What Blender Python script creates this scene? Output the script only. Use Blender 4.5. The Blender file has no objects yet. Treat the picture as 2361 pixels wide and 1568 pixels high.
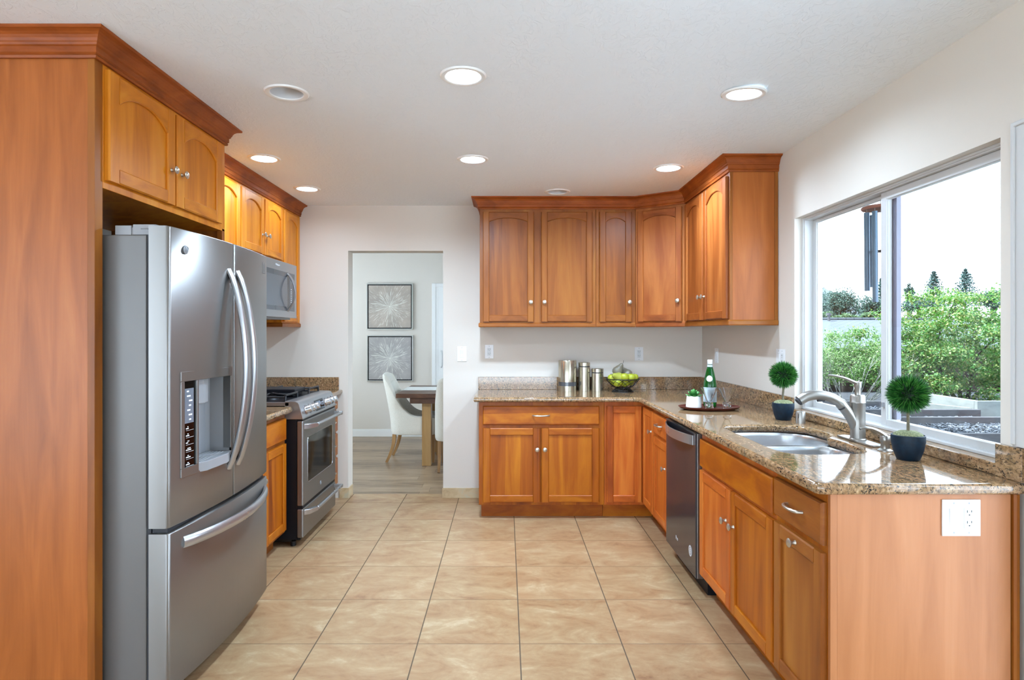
import bpy, bmesh, math, random
from mathutils import Vector, Matrix

S = bpy.context.scene
COL = S.collection
random.seed(11)
PI = math.pi

# ------------------------------------------------------------------ camera, sky, sun, exposure
F_PX, VPX, VPY, EYE = 1422.0, 1166.0, 767.0, 1.392      # focal length and vanishing point in 2361x1568 pixels
cam_data = bpy.data.cameras.new('camera')
cam = bpy.data.objects.new('camera', cam_data)
COL.objects.link(cam)
cam.location = (0, 0, EYE)
cam.rotation_euler = (PI / 2, 0, 0)
cam_data.sensor_fit = 'HORIZONTAL'
cam_data.sensor_width = 36.0
cam_data.lens = F_PX / 2361 * 36
cam_data.shift_x = (2361 / 2 - VPX) / 2361
cam_data.shift_y = -(1568 / 2 - VPY) / 2361
cam_data.clip_start = 0.05
cam_data.clip_end = 600
S.camera = cam

world = bpy.data.worlds.new('sky')
S.world = world
world.use_nodes = True
bg = world.node_tree.nodes['Background']
bg.inputs[0].default_value = (0.71, 0.90, 1.10, 1)
bg.inputs[1].default_value = 3.9

sun_data = bpy.data.lights.new('sun', 'SUN')
sun_data.energy = 13.0
sun_data.angle = 0.012
sun_data.color = (0.86, 0.97, 1.05)
sun = bpy.data.objects.new('sun', sun_data)
COL.objects.link(sun)
sun.rotation_euler = Vector((0.5, -0.12, -0.86)).to_track_quat('-Z', 'Y').to_euler()
sun.location = (-3, 2, 8)

S.view_settings.view_transform = 'Standard'
S.view_settings.look = 'None'
S.view_settings.gamma = 1
S.view_settings.use_curve_mapping = False
S.view_settings.exposure = 0.93
CAN_WATT = 7.0          # of each light added behind the camera; the kitchen lights are set one by one
S.cycles.use_denoising = True
S.cycles.max_bounces = 10
S.cycles.diffuse_bounces = 8
S.cycles.glossy_bounces = 4
S.cycles.transmission_bounces = 8
S.cycles.transparent_max_bounces = 10
S.cycles.caustics_reflective = False
S.cycles.caustics_refractive = False
S.cycles.sample_clamp_indirect = 6

# ------------------------------------------------------------------ room constants (metres)
XL, XR, YB, CZ = -2.045, 1.655, 5.195, 2.462
WT = 0.15
DIN_Y = 8.26

def px(x, y, Y):
    'point at depth Y that the photograph shows at pixel (x, y)'
    return Vector(((x - VPX) / F_PX * Y, Y, EYE - (y - VPY) / F_PX * Y))

# ------------------------------------------------------------------ materials
def srgb(r, g, b):
    def c(u):
        u /= 255.0
        return u / 12.92 if u <= 0.04045 else ((u + 0.055) / 1.055) ** 2.4
    return (c(r), c(g), c(b), 1)

class NT:
    'small node-graph helper'
    def __init__(s, name):
        s.mat = bpy.data.materials.new(name)
        s.mat.use_nodes = True
        s.t = s.mat.node_tree
        s.b = s.t.nodes['Principled BSDF']
        s.out = s.t.nodes['Material Output']
    def n(s, kind, **kw):
        nd = s.t.nodes.new(kind)
        for k, v in kw.items():
            setattr(nd, k, v)
        return nd
    def l(s, a, b):
        s.t.links.new(a, b)
    def put(s, inp, v):
        if hasattr(v, 'is_output'):
            s.l(v, inp)
        else:
            inp.default_value = v
    def m(s, op, a, b=0.0, c=None):
        nd = s.n('ShaderNodeMath', operation=op)
        s.put(nd.inputs[0], a); s.put(nd.inputs[1], b)
        if c is not None: s.put(nd.inputs[2], c)
        return nd.outputs[0]
    def vm(s, op, a, b):
        nd = s.n('ShaderNodeVectorMath', operation=op)
        s.put(nd.inputs[0], a)
        if op == 'SCALE': s.put(nd.inputs['Scale'], b)
        else: s.put(nd.inputs[1], b)
        return nd.outputs[0]
    def obj(s):
        return s.n('ShaderNodeTexCoord').outputs['Object']
    def rnd(s):
        return s.n('ShaderNodeObjectInfo').outputs['Random']
    def xyz(s, v):
        nd = s.n('ShaderNodeSeparateXYZ'); s.l(v, nd.inputs[0]); return nd.outputs
    def comb(s, x, y, z):
        nd = s.n('ShaderNodeCombineXYZ')
        s.put(nd.inputs[0], x); s.put(nd.inputs[1], y); s.put(nd.inputs[2], z)
        return nd.outputs[0]
    def noise(s, v, scale, detail=4, rough=0.55, dist=0.0):
        nd = s.n('ShaderNodeTexNoise')
        s.l(v, nd.inputs['Vector'])
        nd.inputs['Scale'].default_value = scale
        nd.inputs['Detail'].default_value = detail
        nd.inputs['Roughness'].default_value = rough
        nd.inputs['Distortion'].default_value = dist
        return nd.outputs[0]
    def ramp(s, f, stops, interp='LINEAR'):
        nd = s.n('ShaderNodeValToRGB')
        e = nd.color_ramp.elements
        nd.color_ramp.interpolation = interp
        while len(e) < len(stops): e.new(0.5)
        for k, (p, c) in enumerate(stops):
            e[k].position = p
            e[k].color = c if len(c) == 4 else (*c, 1)
        s.l(f, nd.inputs[0])
        return nd.outputs[0]
    def mix(s, f, a, b, blend='MIX'):
        nd = s.n('ShaderNodeMix', data_type='RGBA', blend_type=blend)
        s.put(nd.inputs[0], f); s.put(nd.inputs[6], a); s.put(nd.inputs[7], b)
        return nd.outputs[2]
    def bump(s, h, strength, dist=0.01):
        nd = s.n('ShaderNodeBump')
        nd.inputs['Strength'].default_value = strength
        nd.inputs['Distance'].default_value = dist
        s.l(h, nd.inputs['Height'])
        s.l(nd.outputs[0], s.b.inputs['Normal'])
    def set(s, **kw):
        names = {'color': 'Base Color', 'rough': 'Roughness', 'metal': 'Metallic', 'coat': 'Coat Weight',
                 'spec': 'Specular IOR Level', 'trans': 'Transmission Weight', 'ior': 'IOR', 'aniso': 'Anisotropic',
                 'emit': 'Emission Color', 'estr': 'Emission Strength', 'sheen': 'Sheen Weight', 'sss': 'Subsurface Weight'}
        for k, v in kw.items():
            s.put(s.b.inputs[names[k]], v)
        return s.mat

def plain(name, col, rough=0.5, **kw):
    return NT(name).set(color=col, rough=rough, **kw)

def speckled(name, c1, c2, scale, rough=0.6, bump=0.0, **kw):
    t = NT(name)
    f = t.noise(t.obj(), scale, 4)
    t.set(color=t.ramp(f, [(0.35, c1), (0.65, c2)]), rough=rough, **kw)
    if bump: t.bump(f, bump, 0.004)
    return t.mat

def wood(name, dark, base, light, horiz=False, stave=9.0, rough=0.38, contrast=1.0):
    t = NT(name)
    o = t.obj(); r = t.rnd()
    off = t.m('MULTIPLY', r, 41.0)
    x, y, z = t.xyz(o)
    h = t.m('ADD', x, y)
    if horiz:
        across, along = z, h
    else:
        across, along = h, z
    v = t.comb(t.m('ADD', t.m('MULTIPLY', across, 7.0), off), t.m('MULTIPLY', t.m('SUBTRACT', x, y), 3.0), t.m('MULTIPLY', along, 0.8))
    n1 = t.noise(v, 1.6, 5, 0.55, 0.7)
    v2 = t.comb(t.m('ADD', t.m('MULTIPLY', across, 130.0), off), 0.0, t.m('MULTIPLY', along, 4.0))
    n2 = t.noise(v2, 1.0, 3, 0.6)
    st = t.n('ShaderNodeTexWhiteNoise', noise_dimensions='1D')
    wob = t.m('MULTIPLY', t.noise(t.comb(off, 0.0, t.m('MULTIPLY', along, 1.0)), 0.8, 1), 0.5)
    t.l(t.m('FLOOR', t.m('ADD', t.m('ADD', t.m('MULTIPLY', across, stave), wob), off)), st.inputs['W'])
    f = t.m('ADD', t.m('ADD', t.m('MULTIPLY', n1, 0.72), t.m('MULTIPLY', n2, 0.10)),
            t.m('ADD', t.m('MULTIPLY', st.outputs['Value'], 0.13 * contrast), t.m('MULTIPLY', r, 0.10 * contrast)))
    col = t.ramp(f, [(0.28, dark), (0.53, base), (0.80, light)])
    t.set(color=col, rough=rough, spec=0.3)
    t.bump(n2, 0.04, 0.002)
    return t.mat

UP = [srgb(106, 52, 14), srgb(142, 79, 24), srgb(168, 107, 40)]
UP_LIT = [srgb(164, 84, 14), srgb(206, 124, 26), srgb(226, 154, 50)]  # cherry lightened; light on the left cabinets put into the colour
BA = [srgb(114, 48, 6), srgb(158, 80, 8), srgb(190, 114, 18)]  # same cherry; stronger orange from light and white balance put into the colour
RE = [srgb(134, 58, 16), srgb(184, 92, 30), srgb(212, 130, 52)]
VE = [srgb(156, 98, 58), srgb(174, 114, 72), srgb(186, 130, 88)]
M = {}
M['wood'] = wood('cherry_upright_grain', *UP)
M['wood_h'] = wood('cherry_level_grain', *UP, horiz=True)
M['honey'] = wood('lit_cherry_upright_grain', *UP_LIT)
M['honey_h'] = wood('lit_cherry_level_grain', *UP_LIT, horiz=True)
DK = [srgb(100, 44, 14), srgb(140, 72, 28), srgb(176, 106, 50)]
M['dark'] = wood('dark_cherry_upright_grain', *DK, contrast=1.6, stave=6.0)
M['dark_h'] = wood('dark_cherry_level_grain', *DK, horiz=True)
M['base'] = wood('warm_cast_cherry_upright_grain', *BA, contrast=1.4)
M['base_h'] = wood('warm_cast_cherry_level_grain', *BA, horiz=True, stave=14, contrast=1.5)
M['red'] = wood('red_cherry_upright_grain', *RE, contrast=1.2)
M['red_h'] = wood('red_cherry_level_grain', *RE, horiz=True, contrast=1.2)
M['crown'] = wood('crown_cherry', srgb(116, 52, 14), srgb(156, 78, 26), srgb(178, 100, 40), horiz=True, rough=0.5, stave=1.0, contrast=0.6)
M['veneer'] = wood('veneer_panel', *VE, stave=3.0, rough=0.38, contrast=0.4)
M['veneer_tall'] = wood('tall_veneer_panel', srgb(138, 72, 24), srgb(172, 97, 42), srgb(192, 119, 58), stave=3.0, rough=0.34, contrast=0.5)
M['inside'] = plain('cabinet_inside', srgb(150, 92, 48), 0.5)

def granite():
    t = NT('speckled_tan_granite')
    o = t.obj()
    mp = t.n('ShaderNodeMapping')
    mp.inputs['Rotation'].default_value = (0.3, 0.5, 0.6)
    mp.inputs['Scale'].default_value = (1.0, 0.45, 0.8)
    t.l(o, mp.inputs[0])
    v = mp.outputs[0]
    base = t.ramp(t.noise(v, 85, 6, 0.65), [(0.30, srgb(84, 62, 40)), (0.45, srgb(138, 110, 76)), (0.58, srgb(166, 132, 96)), (0.74, srgb(196, 170, 132))])
    pink = t.noise(v, 14, 3)
    c = t.mix(t.m('MULTIPLY', t.m('SUBTRACT', pink, 0.40), 1.6), base, srgb(150, 108, 78))
    grey = t.ramp(t.noise(v, 38, 5, 0.7, 0.5), [(0.56, (0, 0, 0, 1)), (0.64, (1, 1, 1, 1))])
    c = t.mix(t.m('MULTIPLY', grey, 0.6), c, srgb(92, 88, 72))
    fl = t.ramp(t.noise(v, 150, 4, 0.6, 0.8), [(0.545, (0, 0, 0, 1)), (0.60, (1, 1, 1, 1))])
    big = t.noise(v, 20, 2)
    c = t.mix(t.m('MULTIPLY', fl, t.m('MINIMUM', 1.0, t.m('MULTIPLY', big, 1.7))), c, srgb(26, 24, 24))
    t.set(color=c, rough=0.06, spec=0.65)
    return t.mat
M['granite'] = granite()

def floor_tile():
    t = NT('beige_stone_floor_tile')
    o = t.obj()
    x, y, z = t.xyz(o)
    W = 0.4572
    u = t.m('DIVIDE', t.m('SUBTRACT', x, 0.0626), W)
    w = t.m('DIVIDE', t.m('SUBTRACT', y, 0.0145), W)
    fu, fw = t.m('FLOOR', u), t.m('FLOOR', w)
    wn = t.n('ShaderNodeTexWhiteNoise', noise_dimensions='2D')
    t.l(t.comb(fu, fw, 0.0), wn.inputs['Vector'])
    off = t.vm('SCALE', wn.outputs['Color'], 9.0)
    v = t.vm('ADD', t.vm('MULTIPLY', o, (1.0, 1.7, 1.0)), off)
    n1 = t.noise(v, 3.4, 10, 0.70, 1.1)
    n2 = t.noise(v, 9.0, 6, 0.7, 0.8)
    f = t.m('ADD', t.m('MULTIPLY', n1, 0.7), t.m('MULTIPLY', n2, 0.3))
    c = t.ramp(f, [(0.33, srgb(126, 86, 56)), (0.44, srgb(158, 122, 86)), (0.56, srgb(172, 143, 106)), (0.68, srgb(196, 174, 140))])
    c = t.mix(t.m('MULTIPLY', wn.outputs['Value'], 0.18), c, srgb(196, 158, 122))
    def edge(q, wd):
        fr = t.m('FRACT', q)
        d = t.m('MINIMUM', fr, t.m('SUBTRACT', 1.0, fr))
        return t.m('LESS_THAN', d, wd / W)
    g1, g2 = edge(u, 0.0027), edge(w, 0.0024)
    c = t.mix(g2, c, srgb(128, 104, 78))
    c = t.mix(g1, c, srgb(92, 74, 54))
    g = t.m('MAXIMUM', g1, g2)
    t.set(color=c, rough=t.m('ADD', 0.34, t.m('MULTIPLY', g, 0.4)))
    t.bump(t.m('ADD', t.m('MULTIPLY', g, -1.0), t.m('MULTIPLY', n2, 0.12)), 0.25, 0.003)
    return t.mat
M['tile'] = floor_tile()

def stone_skirting():
    t = NT('stone_skirting')
    o = t.obj()
    f = t.noise(o, 7, 7, 0.65, 1.2)
    return t.set(color=t.ramp(f, [(0.3, srgb(172, 146, 108)), (0.5, srgb(200, 176, 138)), (0.7, srgb(186, 182, 158))]), rough=0.4)
M['skirt'] = stone_skirting()

def plank_floor():
    t = NT('greyed_oak_plank_floor')
    o = t.obj()
    x, y, z = t.xyz(o)
    row = t.m('FLOOR', t.m('DIVIDE', y, 0.15))
    wn = t.n('ShaderNodeTexWhiteNoise', noise_dimensions='1D')
    t.l(row, wn.inputs['W'])
    sx = t.m('ADD', t.m('DIVIDE', x, 1.2), t.m('MULTIPLY', wn.outputs['Value'], 3.0))
    wn2 = t.n('ShaderNodeTexWhiteNoise', noise_dimensions='2D')
    t.l(t.comb(row, t.m('FLOOR', sx), 0.0), wn2.inputs['Vector'])
    v = t.comb(t.m('ADD', t.m('MULTIPLY', x, 1.6), t.m('MULTIPLY', wn2.outputs['Value'], 20.0)), t.m('MULTIPLY', y, 14.0), 0.0)
    n = t.noise(v, 1.8, 6, 0.6, 0.8)
    f = t.m('ADD', t.m('MULTIPLY', n, 0.75), t.m('MULTIPLY', wn2.outputs['Value'], 0.25))
    c = t.ramp(f, [(0.30, srgb(104, 84, 62)), (0.5, srgb(146, 122, 96)), (0.72, srgb(176, 152, 124))])
    fr = t.m('FRACT', t.m('DIVIDE', y, 0.15))
    e = t.m('LESS_THAN', fr, 0.018)
    e2 = t.m('LESS_THAN', t.m('FRACT', sx), 0.003)
    c = t.mix(t.m('MAXIMUM', e, e2), c, srgb(112, 92, 72))
    return t.set(color=c, rough=0.33)
M['plank'] = plank_floor()

def painted(name, col, bump, scale, knock=False):
    t = NT(name)
    o = t.obj()
    n = t.noise(o, scale, 3, 0.55, 0.3)
    if knock:
        n = t.ramp(t.noise(t.vm('MULTIPLY', o, (1.0, 0.6, 1.0)), scale, 5, 0.6, 1.2), [(0.48, (0, 0, 0, 1)), (0.56, (1, 1, 1, 1))])
    t.set(color=col, rough=0.7, spec=0.3)
    t.bump(n, bump, 0.003)
    return t.mat
M['wall'] = painted('greige_wall_paint', srgb(216, 208, 197), 0.12, 90)
M['ceiling'] = painted('white_ceiling_paint', srgb(236, 242, 247), 0.35, 26, True)
M['white'] = plain('white_trim_paint', srgb(234, 233, 230), 0.4)
M['cream'] = plain('lit_reveal_cream', srgb(240, 232, 222), 0.5)  # unused; window light on the reveals put into the cream
M['vinyl'] = plain('white_vinyl', srgb(196, 195, 193), 0.35)
M['vinyl_shaded'] = plain('shaded_vinyl', srgb(118, 118, 132), 0.45)  # white vinyl with the outer stile's shade put into the colour
M['plastic'] = plain('white_plastic', srgb(224, 224, 224), 0.3)
M['plastic_dim'] = plain('off_white_plastic', srgb(208, 210, 210), 0.3)
M['slot'] = plain('dark_slot', srgb(60, 58, 56), 0.6)

def brushed(name, col, rough, scale=(1, 1, 160), amt=0.05, aniso=0.0):
    t = NT(name)
    o = t.obj()
    n = t.noise(t.vm('MULTIPLY', o, scale), 3.0, 3, 0.6)
    c = t.mix(t.m('MULTIPLY', n, amt * 1.5), col, tuple(q * 0.72 for q in col[:3]) + (1,))
    t.set(color=c, rough=t.m('ADD', rough - amt * 0.5, t.m('MULTIPLY', n, amt)), metal=0.85)
    if aniso:
        tg = t.n('ShaderNodeTangent', direction_type='RADIAL', axis='Z')
        t.l(tg.outputs[0], t.b.inputs['Tangent'])
        t.b.inputs['Anisotropic'].default_value = aniso
        t.b.inputs['Anisotropic Rotation'].default_value = 0.25
    return t.mat
M['steel'] = brushed('brushed_stainless', srgb(138, 135, 132), 0.34, (30, 30, 0.6), 0.03, 0.75)
M['steel_h'] = brushed('brushed_stainless_level', srgb(170, 169, 170), 0.3, (1, 1, 60))
M['sinksteel'] = brushed('satin_sink_steel', srgb(206, 208, 210), 0.26, (40, 40, 2))
M['nickel'] = brushed('satin_nickel', srgb(158, 153, 146), 0.33, (30, 30, 1))
M['knobmetal'] = brushed('satin_knob_metal', srgb(198, 190, 176), 0.3, (1, 1, 1))
M['bar'] = brushed('satin_handle_metal', srgb(176, 176, 177), 0.28, (1, 1, 1))
M['canister'] = brushed('canister_steel', srgb(190, 180, 160), 0.2, (30, 30, 1), 0.06)
M['chrome'] = plain('polished_steel', srgb(190, 190, 192), 0.26, metal=1.0)
M['grey_body'] = plain('grey_painted_sheet', srgb(108, 105, 102), 0.42, metal=0.25)
M['grey_plastic'] = plain('grey_plastic', srgb(140, 140, 142), 0.4)
M['dark_steel'] = plain('dark_stainless', srgb(50, 49, 52), 0.13, spec=0.3)
M['black'] = plain('black_enamel', srgb(18, 19, 24), 0.45, spec=0.25)
M['black_matte'] = plain('black_cast_iron', srgb(24, 24, 26), 0.45)
M['black_gloss'] = plain('black_glass', srgb(8, 8, 9), 0.06, spec=0.35)
M['rubber'] = plain('dark_gasket', srgb(54, 54, 58), 0.7)
M['display'] = plain('grey_display', srgb(108, 114, 124), 0.2)
M['mark'] = plain('pale_marking', srgb(226, 228, 230), 0.4)
M['mark_grey'] = plain('grey_marking', srgb(150, 152, 156), 0.4)
M['mw_glass'] = plain('grey_screened_glass', srgb(96, 97, 100), 0.12, spec=0.7)
M['mw_dark'] = plain('darker_screened_glass', srgb(76, 77, 80), 0.12, spec=0.7)

def emitter(name, col, strength):
    t = NT(name)
    return t.set(color=(0, 0, 0, 1), emit=col, estr=strength)
M['lamp_on'] = emitter('lit_lens', (1.0, 0.97, 0.92, 1), 5.0)
M['can_refl'] = plain('can_reflector', srgb(205, 205, 205), 0.45)

def pane(name, tint=(1, 1, 1, 1)):
    t = NT(name)
    tr = t.n('ShaderNodeBsdfTransparent'); tr.inputs[0].default_value = tint
    gl = t.n('ShaderNodeBsdfGlossy'); gl.inputs['Roughness'].default_value = 0.02
    geo = t.n('ShaderNodeNewGeometry')
    dt = t.n('ShaderNodeVectorMath', operation='DOT_PRODUCT')
    t.l(geo.outputs['Normal'], dt.inputs[0]); t.l(geo.outputs['Incoming'], dt.inputs[1])
    f = t.m('POWER', t.m('SUBTRACT', 1.0, t.m('ABSOLUTE', dt.outputs['Value'])), 5.0)
    f = t.m('ADD', 0.025, t.m('MULTIPLY', f, 0.6))
    mx = t.n('ShaderNodeMixShader')
    t.l(f, mx.inputs[0]); t.l(tr.outputs[0], mx.inputs[1]); t.l(gl.outputs[0], mx.inputs[2])
    t.l(mx.outputs[0], t.out.inputs[0])
    return t.mat
M['glass'] = pane('window_pane')
M['clear'] = NT('drinking_glass').set(color=(1, 1, 1, 1), rough=0.0, trans=1.0, ior=1.45)
M['green_glass'] = NT('green_bottle_glass').set(color=srgb(30, 150, 60), rough=0.02, trans=0.85, ior=1.4)
M['label'] = plain('pale_blue_label', srgb(206, 224, 232), 0.5)
M['label_ink'] = plain('label_ink', srgb(150, 172, 190), 0.5)
M['label2'] = plain('cream_label', srgb(222, 226, 212), 0.5)
M['navy'] = speckled('navy_glazed_pot', srgb(5, 24, 38), srgb(10, 36, 54), 60, 0.5, spec=0.3)
M['moss'] = speckled('dry_moss', srgb(96, 104, 70), srgb(150, 152, 112), 220, 0.95, 0.8)
M['stem'] = speckled('grey_stem', srgb(84, 78, 62), srgb(120, 110, 88), 50, 0.8)

def leafy(name, c1, c2, c3, rough=0.5, trans=0.0):
    t = NT(name)
    geo = t.n('ShaderNodeNewGeometry')
    c = t.ramp(geo.outputs['Random Per Island'], [(0.0, c1), (0.5, c2), (1.0, c3)])
    t.set(color=c, rough=rough)
    if trans:
        tl = t.n('ShaderNodeBsdfTranslucent'); t.l(c, tl.inputs[0])
        mx = t.n('ShaderNodeMixShader'); mx.inputs[0].default_value = trans
        t.l(t.b.outputs[0], mx.inputs[1]); t.l(tl.outputs[0], mx.inputs[2]); t.l(mx.outputs[0], t.out.inputs[0])
    return t.mat
M['needles'] = leafy('topiary_blades', srgb(10, 42, 14), srgb(30, 96, 34), srgb(96, 158, 70), 0.35)
M['core'] = plain('topiary_core', srgb(10, 32, 14), 0.8)
def dim(r, g, b, k=0.20):
    'outdoor colour darkened to offset the strong sky and sun'
    q = srgb(r, g, b)
    return (q[0] * k, q[1] * k, q[2] * k, 1)
M['maple'] = leafy('maple_leaves', dim(64, 146, 44, .30), dim(124, 200, 76, .30), dim(220, 226, 132, .30), 0.5, 0.45)
M['shrub'] = leafy('pale_shrub_leaves', dim(84, 146, 58, .36), dim(146, 200, 96, .36), dim(206, 230, 160, .36), 0.5, 0.45)
M['oak'] = leafy('blue_green_leaves', dim(40, 90, 78, .22), dim(78, 138, 116, .22), dim(140, 188, 156, .22), 0.6, 0.3)
M['bright_bush'] = leafy('bright_bush_leaves', dim(70, 134, 70), dim(128, 190, 110), dim(186, 222, 150), 0.6, 0.3)
M['conifer'] = leafy('conifer_needles', dim(22, 68, 66, 0.34), dim(38, 98, 90, 0.34), dim(70, 134, 120, 0.34), 0.6, 0.1)
M['twig'] = plain('pale_bare_twig', dim(206, 204, 196, .4), 0.8)
M['bark'] = speckled('grey_bark', dim(66, 60, 48), dim(108, 98, 80), 30, 0.9)
M['timber'] = wood('weathered_timber', dim(110, 108, 114), dim(140, 138, 142), dim(170, 168, 168), horiz=True, rough=0.8)
M['timber_pale'] = wood('pale_weathered_timber', dim(160, 168, 164, 0.28), dim(196, 202, 196, 0.28), dim(218, 222, 214, 0.28), horiz=True, rough=0.8)
M['mulch'] = leafy('shaded_mulch', dim(52, 62, 76, .2), dim(96, 108, 124, .2), dim(190, 198, 208, .22), 0.8)  # bluish shade over the beds put into the chip colours
M['soil'] = speckled('dark_soil', dim(52, 56, 64), dim(88, 94, 104), 40, 0.95)
M['fence'] = wood('dark_fence_wood', dim(58, 42, 36), dim(86, 64, 54), dim(108, 84, 70), rough=0.85)
M['lawn'] = speckled('dry_ground', dim(110, 120, 84), dim(150, 150, 110), 3, 0.95)
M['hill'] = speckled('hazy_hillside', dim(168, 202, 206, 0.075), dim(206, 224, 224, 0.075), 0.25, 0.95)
M['chime'] = brushed('blue_grey_tube', dim(104, 124, 140, 0.5), 0.4, (20, 20, 1))
M['chime_wood'] = plain('redwood_disc', dim(150, 88, 64, 0.5), 0.6)
M['bounce_white'] = plain('bounce_patio_white', srgb(228, 232, 236), 0.9)  # near white so the added patio bounces more light indoors
M['stucco'] = plain('pale_stucco', dim(226, 222, 214), 0.9)
def shingles():
    t = NT('blue_grey_shingles')
    o = t.obj()
    b = t.n('ShaderNodeTexBrick')
    t.l(o, b.inputs['Vector'])
    b.inputs['Color1'].default_value = dim(172, 190, 202, 0.085); b.inputs['Color2'].default_value = dim(190, 206, 216, 0.085); b.inputs['Mortar'].default_value = dim(110, 134, 150, 0.085)
    b.inputs['Scale'].default_value = 1.6; b.inputs['Mortar Size'].default_value = 0.03
    return t.set(color=b.outputs[0], rough=0.9)
M['shingle'] = shingles()
def linen(name, a, b_):
    t = NT(name)
    n = t.noise(t.obj(), 220, 2)
    t.set(color=t.ramp(n, [(0.3, a), (0.7, b_)]), rough=0.9, sheen=0.3)
    t.bump(n, 0.1, 0.001)
    return t.mat
M['linen'] = linen('oatmeal_linen', srgb(202, 196, 182), srgb(222, 217, 204))
M['runner'] = linen('white_runner', srgb(214, 212, 204), srgb(232, 230, 222))
M['oakleg'] = wood('honey_leg_wood', srgb(120, 84, 48), srgb(160, 120, 76), srgb(184, 146, 100))
M['tablewood'] = wood('walnut_table', srgb(58, 36, 24), srgb(88, 58, 40), srgb(122, 86, 62), horiz=True, rough=0.35)
M['tableleg'] = wood('tan_table_leg', srgb(136, 100, 56), srgb(164, 126, 78), srgb(180, 144, 96))
M['traywood'] = wood('dark_tray_wood', srgb(58, 26, 20), srgb(84, 40, 32), srgb(104, 54, 42), horiz=True, rough=0.3)
M['silverframe'] = plain('silver_frame', srgb(188, 188, 182), 0.35, metal=0.5)
M['pot_white'] = speckled('white_ceramic', srgb(232, 230, 224), srgb(242, 240, 236), 40, 0.6)
M['succulent'] = leafy('succulent_leaves', srgb(26, 92, 36), srgb(54, 128, 52), srgb(100, 164, 80), 0.4)
def fruit(name, a, b_):
    t = NT(name)
    f = t.noise(t.obj(), 9, 3)
    t.set(color=t.ramp(f, [(0.3, a), (0.7, b_)]), rough=0.32)
    return t.mat
M['apple'] = fruit('green_apple_skin', srgb(150, 160, 34), srgb(196, 200, 62))
M['pear_tan'] = fruit('grey_pear_skin', srgb(96, 90, 76), srgb(126, 118, 100))
M['pear_green'] = fruit('green_pear_skin', srgb(150, 156, 50), srgb(180, 182, 84))

def burst(name, bgc, bg2):
    t = NT(name)
    o = t.obj()
    x, y, z = t.xyz(o)
    ang = t.m('ARCTAN2', z, x)
    rad = t.m('SQRT', t.m('ADD', t.m('MULTIPLY', x, x), t.m('MULTIPLY', z, z)))
    cs, sn = t.m('COSINE', ang), t.m('SINE', ang)
    k = 15.0
    v = t.comb(t.m('MULTIPLY', cs, k), t.m('MULTIPLY', sn, k), t.m('MULTIPLY', rad, 9.0))
    n1 = t.noise(v, 1.0, 2, 0.6)
    v2 = t.comb(t.m('MULTIPLY', cs, 34.0), t.m('MULTIPLY', sn, 34.0), t.m('MULTIPLY', rad, 14.0))
    n2 = t.noise(v2, 1.0, 1, 0.5)
    gain = t.m('MULTIPLY', t.m('SUBTRACT', 0.17, rad), 0.45)
    l1 = t.ramp(t.m('ADD', n1, gain), [(0.56, (0, 0, 0, 1)), (0.62, (1, 1, 1, 1))])
    l2 = t.ramp(t.m('ADD', n2, gain), [(0.57, (0, 0, 0, 1)), (0.66, (1, 1, 1, 1))])
    core = t.m('MULTIPLY', t.m('LESS_THAN', rad, 0.009), 0.7)
    f = t.m('MINIMUM', 1.0, t.m('ADD', t.m('ADD', t.m('MULTIPLY', l1, 0.62), t.m('MULTIPLY', l2, 0.45)), core))
    bgm = t.ramp(t.noise(o, 4, 3), [(0.35, bgc), (0.65, bg2)])
    return t.set(color=t.mix(f, bgm, srgb(222, 222, 210)), rough=0.5)
M['burst_warm'] = burst('starburst_on_taupe', srgb(158, 148, 138), srgb(182, 168, 154))
M['burst_cool'] = burst('starburst_on_grey', srgb(152, 148, 144), srgb(172, 166, 162))

# ------------------------------------------------------------------ mesh helpers
ORG = {}          # world position of each object's origin

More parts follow.
